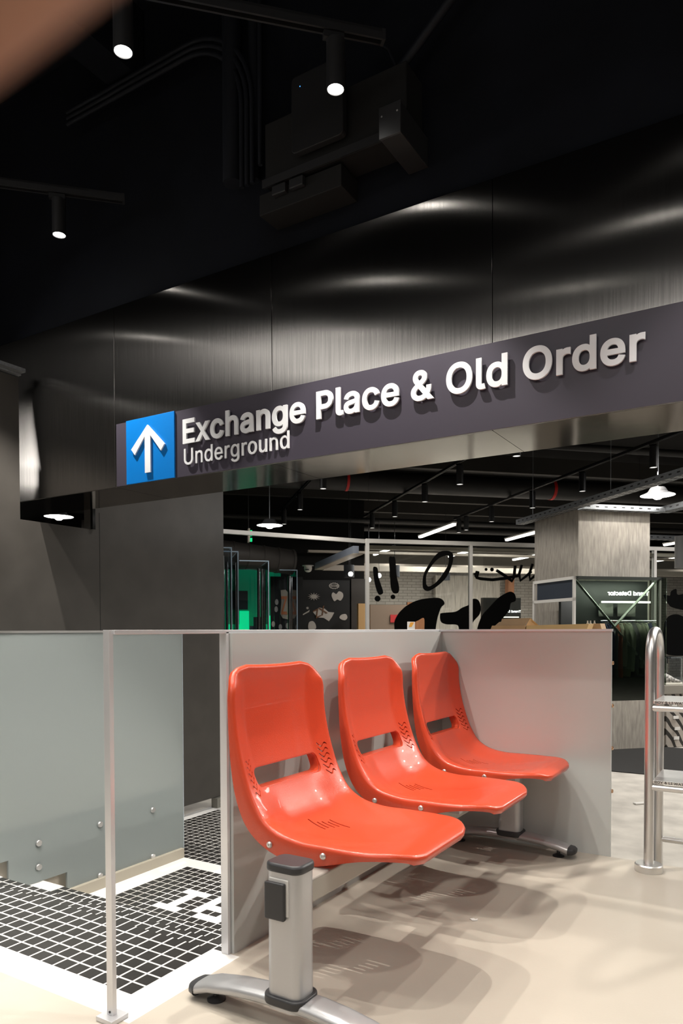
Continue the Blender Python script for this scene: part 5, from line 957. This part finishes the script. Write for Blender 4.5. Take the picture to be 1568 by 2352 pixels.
# table with cartons behind the end panel
tb = thing('packing_table', 'table hidden behind the end glass panel that carries the cartons', 'table', (-1.0, 3.4, F))
obj('top', MB().box((-1.3, 3.18, .90), (-.70, 3.56, .93)), M_card2, tb)
for x in (-1.25, -.80):
    for y in (3.21, 3.53): obj('leg', MB().box((x-.02, y-.02, F), (x+.02, y+.02, .90)), M_black, tb)
cb = thing('cardboard_box', 'open brown cardboard box with raised flaps behind the end glass panel', 'box', (-1.09, 3.38, .93))
obj('body', MB().prism([(-1.195, 3.30, .93), (-1.02, 3.30, .93), (-1.02, 3.30, .968), (-1.18, 3.30, .968)], (0, .16, 0)), M_card, cb)
obj('flap', MB().prism([(-1.192, 3.30, .945), (-1.152, 3.32, .985), (-1.105, 3.32, .990), (-1.14, 3.30, .945)], (0, .003, 0)), M_card, cb)
obj('flap', MB().prism([(-1.145, 3.295, .94), (-1.138, 3.32, 1.0), (-1.005, 3.32, 1.003), (-1.04, 3.295, .94)], (0, .003, 0)), M_card, cb)
obj('flap', MB().prism([(-1.03, 3.30, .95), (-1.005, 3.32, 1.003), (-.985, 3.40, .965), (-1.0, 3.42, .94)], (.003, 0, 0)), M_card, cb)
tag(obj('cardboard_strip', MB().prism([(-1.015, 3.30, .93), (-.75, 3.30, .93), (-.735, 3.30, .974), (-1.015, 3.30, .968)], (0, .10, 0)), M_card2), 'long flat yellowish carton right of the open cardboard box', 'box')
tag(obj('cardboard_box', MB().prism([(-.748, 3.42, .93), (-.70, 3.42, .93), (-.712, 3.42, .976), (-.748, 3.42, .976)], (0, .10, 0)), M_card), 'small brown carton at the right end of the flat yellowish one', 'box')
for x, lab in ((-.785, 'left'), (-.772, 'middle'), (-.754, 'right')):
    t = thing('small_bottle', 'tiny clear bottle on the table behind the flat carton, %s one' % lab, 'bottle', (x, 3.5, .93), 'tiny bottles')
    obj('bottle', MB().lathe([(.006, 0), (.006, .045), (.003, .052), (.003, .06)], 12, (x, 3.5, .93)), M_white, t, smooth=40)
sc_ = thing('promo_card', 'small white card with an orange slash standing on the glass rail', 'card', (-1.39, 2.86, .951))
obj('card', MB().box((-1.392, 2.825, .951), (-1.389, 2.895, .985)), M_white, sc_)
obj('orange_slash', MB().prism([(-1.3885, 2.835, .962), (-1.3885, 2.85, .982), (-1.3885, 2.885, .982), (-1.3885, 2.86, .962)], (.0008, 0, 0)), mat('amber', (.80, .38, .04), .5), sc_)
# slotted upright under the dark wall
up_ = thing('slotted_upright', 'grey slotted steel upright under the end of the dark wall', 'post', (-3.70, 4.27, F))
obj('channel', MB().box((-3.76, 4.22, F), (-3.70, 4.30, -.345)), mat('upright_grey', (.28, .27, .24), .5, .3), up_)
obj('slots', MB().box((-3.6995, 4.252, F+.01), (-3.698, 4.262, F+.03)).box((-3.6995, 4.252, F+.045), (-3.698, 4.262, F+.06)), M_text, up_)

# ================================================ STEEL STEP LADDER, RIGHT EDGE
LX, LY, LY2 = -.443, 3.035, 3.29
ld = thing('step_stand', 'stainless steel tube stand like pool steps with two flat treads, right edge', 'stand', (LX, LY, 0))
def arch(x, nm='side_tube'):
    pth = [(x, LY, 0)] + [(x, LY, .82)]
    for k in range(1, 16):
        t = math.pi*k/16; pth.append((x, (LY+LY2)/2-(LY2-LY)/2*math.cos(t), .82+.122*math.sin(t)**.8))
    pth += [(x, LY2, .82), (x, LY2, F)]
    return obj(nm, MB().tube(pth, .0185, 20), M_steel, ld, smooth=50)
arch(LX); arch(LX+.62)
for x in (LX, LX+.62):
    obj('flange', MB().lathe([(.051, 0), (.052, .004), (.052, .026), (.048, .030), (.019, .030)], 36, (x, LY, 0)), M_steel, ld, smooth=40)
    obj('flange', MB().lathe([(.051, 0), (.052, .004), (.052, .026), (.048, .030), (.019, .030)], 36, (x, LY2, F)), M_steel, ld, smooth=40)
def tread(z, words_):
    t = obj('tread', MB().box((LX+.015, LY-.015, z-.012), (LX+.60, LY2-.01, z)), M_steel, ld, bevel=.001)
    obj('support_tube', MB().tube([(LX+.012, LY-.004, z-.030), (LX+.60, LY-.004, z-.030)], .0125, 14), M_steel, t, smooth=50)
    lst, wx = text_bm(words_, .010, .02, .001); bm = join_bm([b for _, b in lst])
    place(bm, (LX+.02, LY-.0155, z-.0108), (1.15, 0, 0), (0, 0, 1), (0, -1, 0)); obj('cut_lettering', bm, M_text, t)
tread(.672, 'ROY & LI WATER & SCOO'); tread(.362, 'ROY & LI WATER & SCOO')
obj('rung', MB().tube([(LX, LY2, .065), (LX+.62, LY2, .065)], .0125, 14), M_steel, ld, smooth=50)
# floor litter
tag(obj('paper_scrap', MB().prism([(-.868, 2.222, 0), (-.858, 2.232, 0), (-.850, 2.226, 0), (-.845, 2.236, 0), (-.842, 2.222, 0), (-.855, 2.212, 0)], (0, 0, .003)), M_white), 'tiny scrap of white paper on the floor in the seat shadows', 'paper scrap')

# ================================================ THE HAND THAT STRAYS INTO THE TOP LEFT CORNER, OUT OF FOCUS
def cp(x, y, z): return Vector((0, 0, EYE)) + rt*x + up_cam*y + fw*z
M_skin = mat('skin', (.42, .20, .125), .5, noise=.12, nscale=60)
J = {'tip': ((.0025, .052, .036), .0070), 'dip': ((-.0185, .0367, .036), .0080), 'pip': ((-.041, .0219, .037), .0086), 'mcp': ((-.078, .0, .030), .0105),
     'wrist': ((-.150, -.055, -.010), .024), 'elbow': ((-.34, -.22, -.13), .040), 'palm': ((-.108, -.025, .012), .021),
     'm1': ((-.084, -.018, .034), .0098), 'm2': ((-.066, -.036, .052), .0086), 'm3': ((-.080, -.052, .050), .0078), 'm4': ((-.094, -.047, .034), .0068),
     'r1': ((-.094, -.034, .032), .0094), 'r2': ((-.078, -.052, .048), .0082), 'r3': ((-.092, -.066, .044), .0074), 'r4': ((-.104, -.060, .030), .0065),
     'l1': ((-.106, -.048, .026), .0085), 'l2': ((-.094, -.064, .038), .0072), 'l3': ((-.106, -.076, .034), .0064), 'l4': ((-.115, -.070, .022), .0058),
     't1': ((-.118, -.012, -.012), .0125), 't2': ((-.092, .018, -.010), .0100), 't3': ((-.070, .036, -.004), .0080)}
E_ = [('wrist', 'elbow'), ('wrist', 'palm'), ('palm', 'mcp'), ('mcp', 'pip'), ('pip', 'dip'), ('dip', 'tip'), ('palm', 'm1'), ('m1', 'm2'), ('m2', 'm3'), ('m3', 'm4'),
      ('palm', 'r1'), ('r1', 'r2'), ('r2', 'r3'), ('r3', 'r4'), ('palm', 'l1'), ('l1', 'l2'), ('l2', 'l3'), ('l3', 'l4'), ('palm', 't1'), ('t1', 't2'), ('t2', 't3')]
ks = list(J); me = bpy.data.meshes.new('hand'); me.from_pydata([cp(*(J[k][0][0]-.0015, J[k][0][1]+.0018, J[k][0][2])) for k in ks], [(ks.index(a), ks.index(b)) for a, b in E_], [])
o = bpy.data.objects.new('hand', me); C.objects.link(o)
sk = o.modifiers.new('skin', 'SKIN'); sk.use_smooth_shade = True
for i, k in enumerate(ks):
    v = me.skin_vertices[0].data[i]; v.radius = (J[k][1], J[k][1]); v.use_root = (k == 'wrist')
ss = o.modifiers.new('sub', 'SUBSURF'); ss.levels = 2; ss.render_levels = 2
r_ = bpy.data.meshes.new_from_object(o.evaluated_get(bpy.context.evaluated_depsgraph_get())); bpy.data.objects.remove(o)
bm = bmesh.new(); bm.from_mesh(r_)
hd = obj('hand', bm, M_skin); 
for f in hd.data.polygons: f.use_smooth = True
tag(hd, 'blurred hand with one finger reaching across the top left corner, very close', 'hand')
cd.dof.use_dof = True; cd.dof.focus_distance = 3.2; cd.dof.aperture_fstop = 15
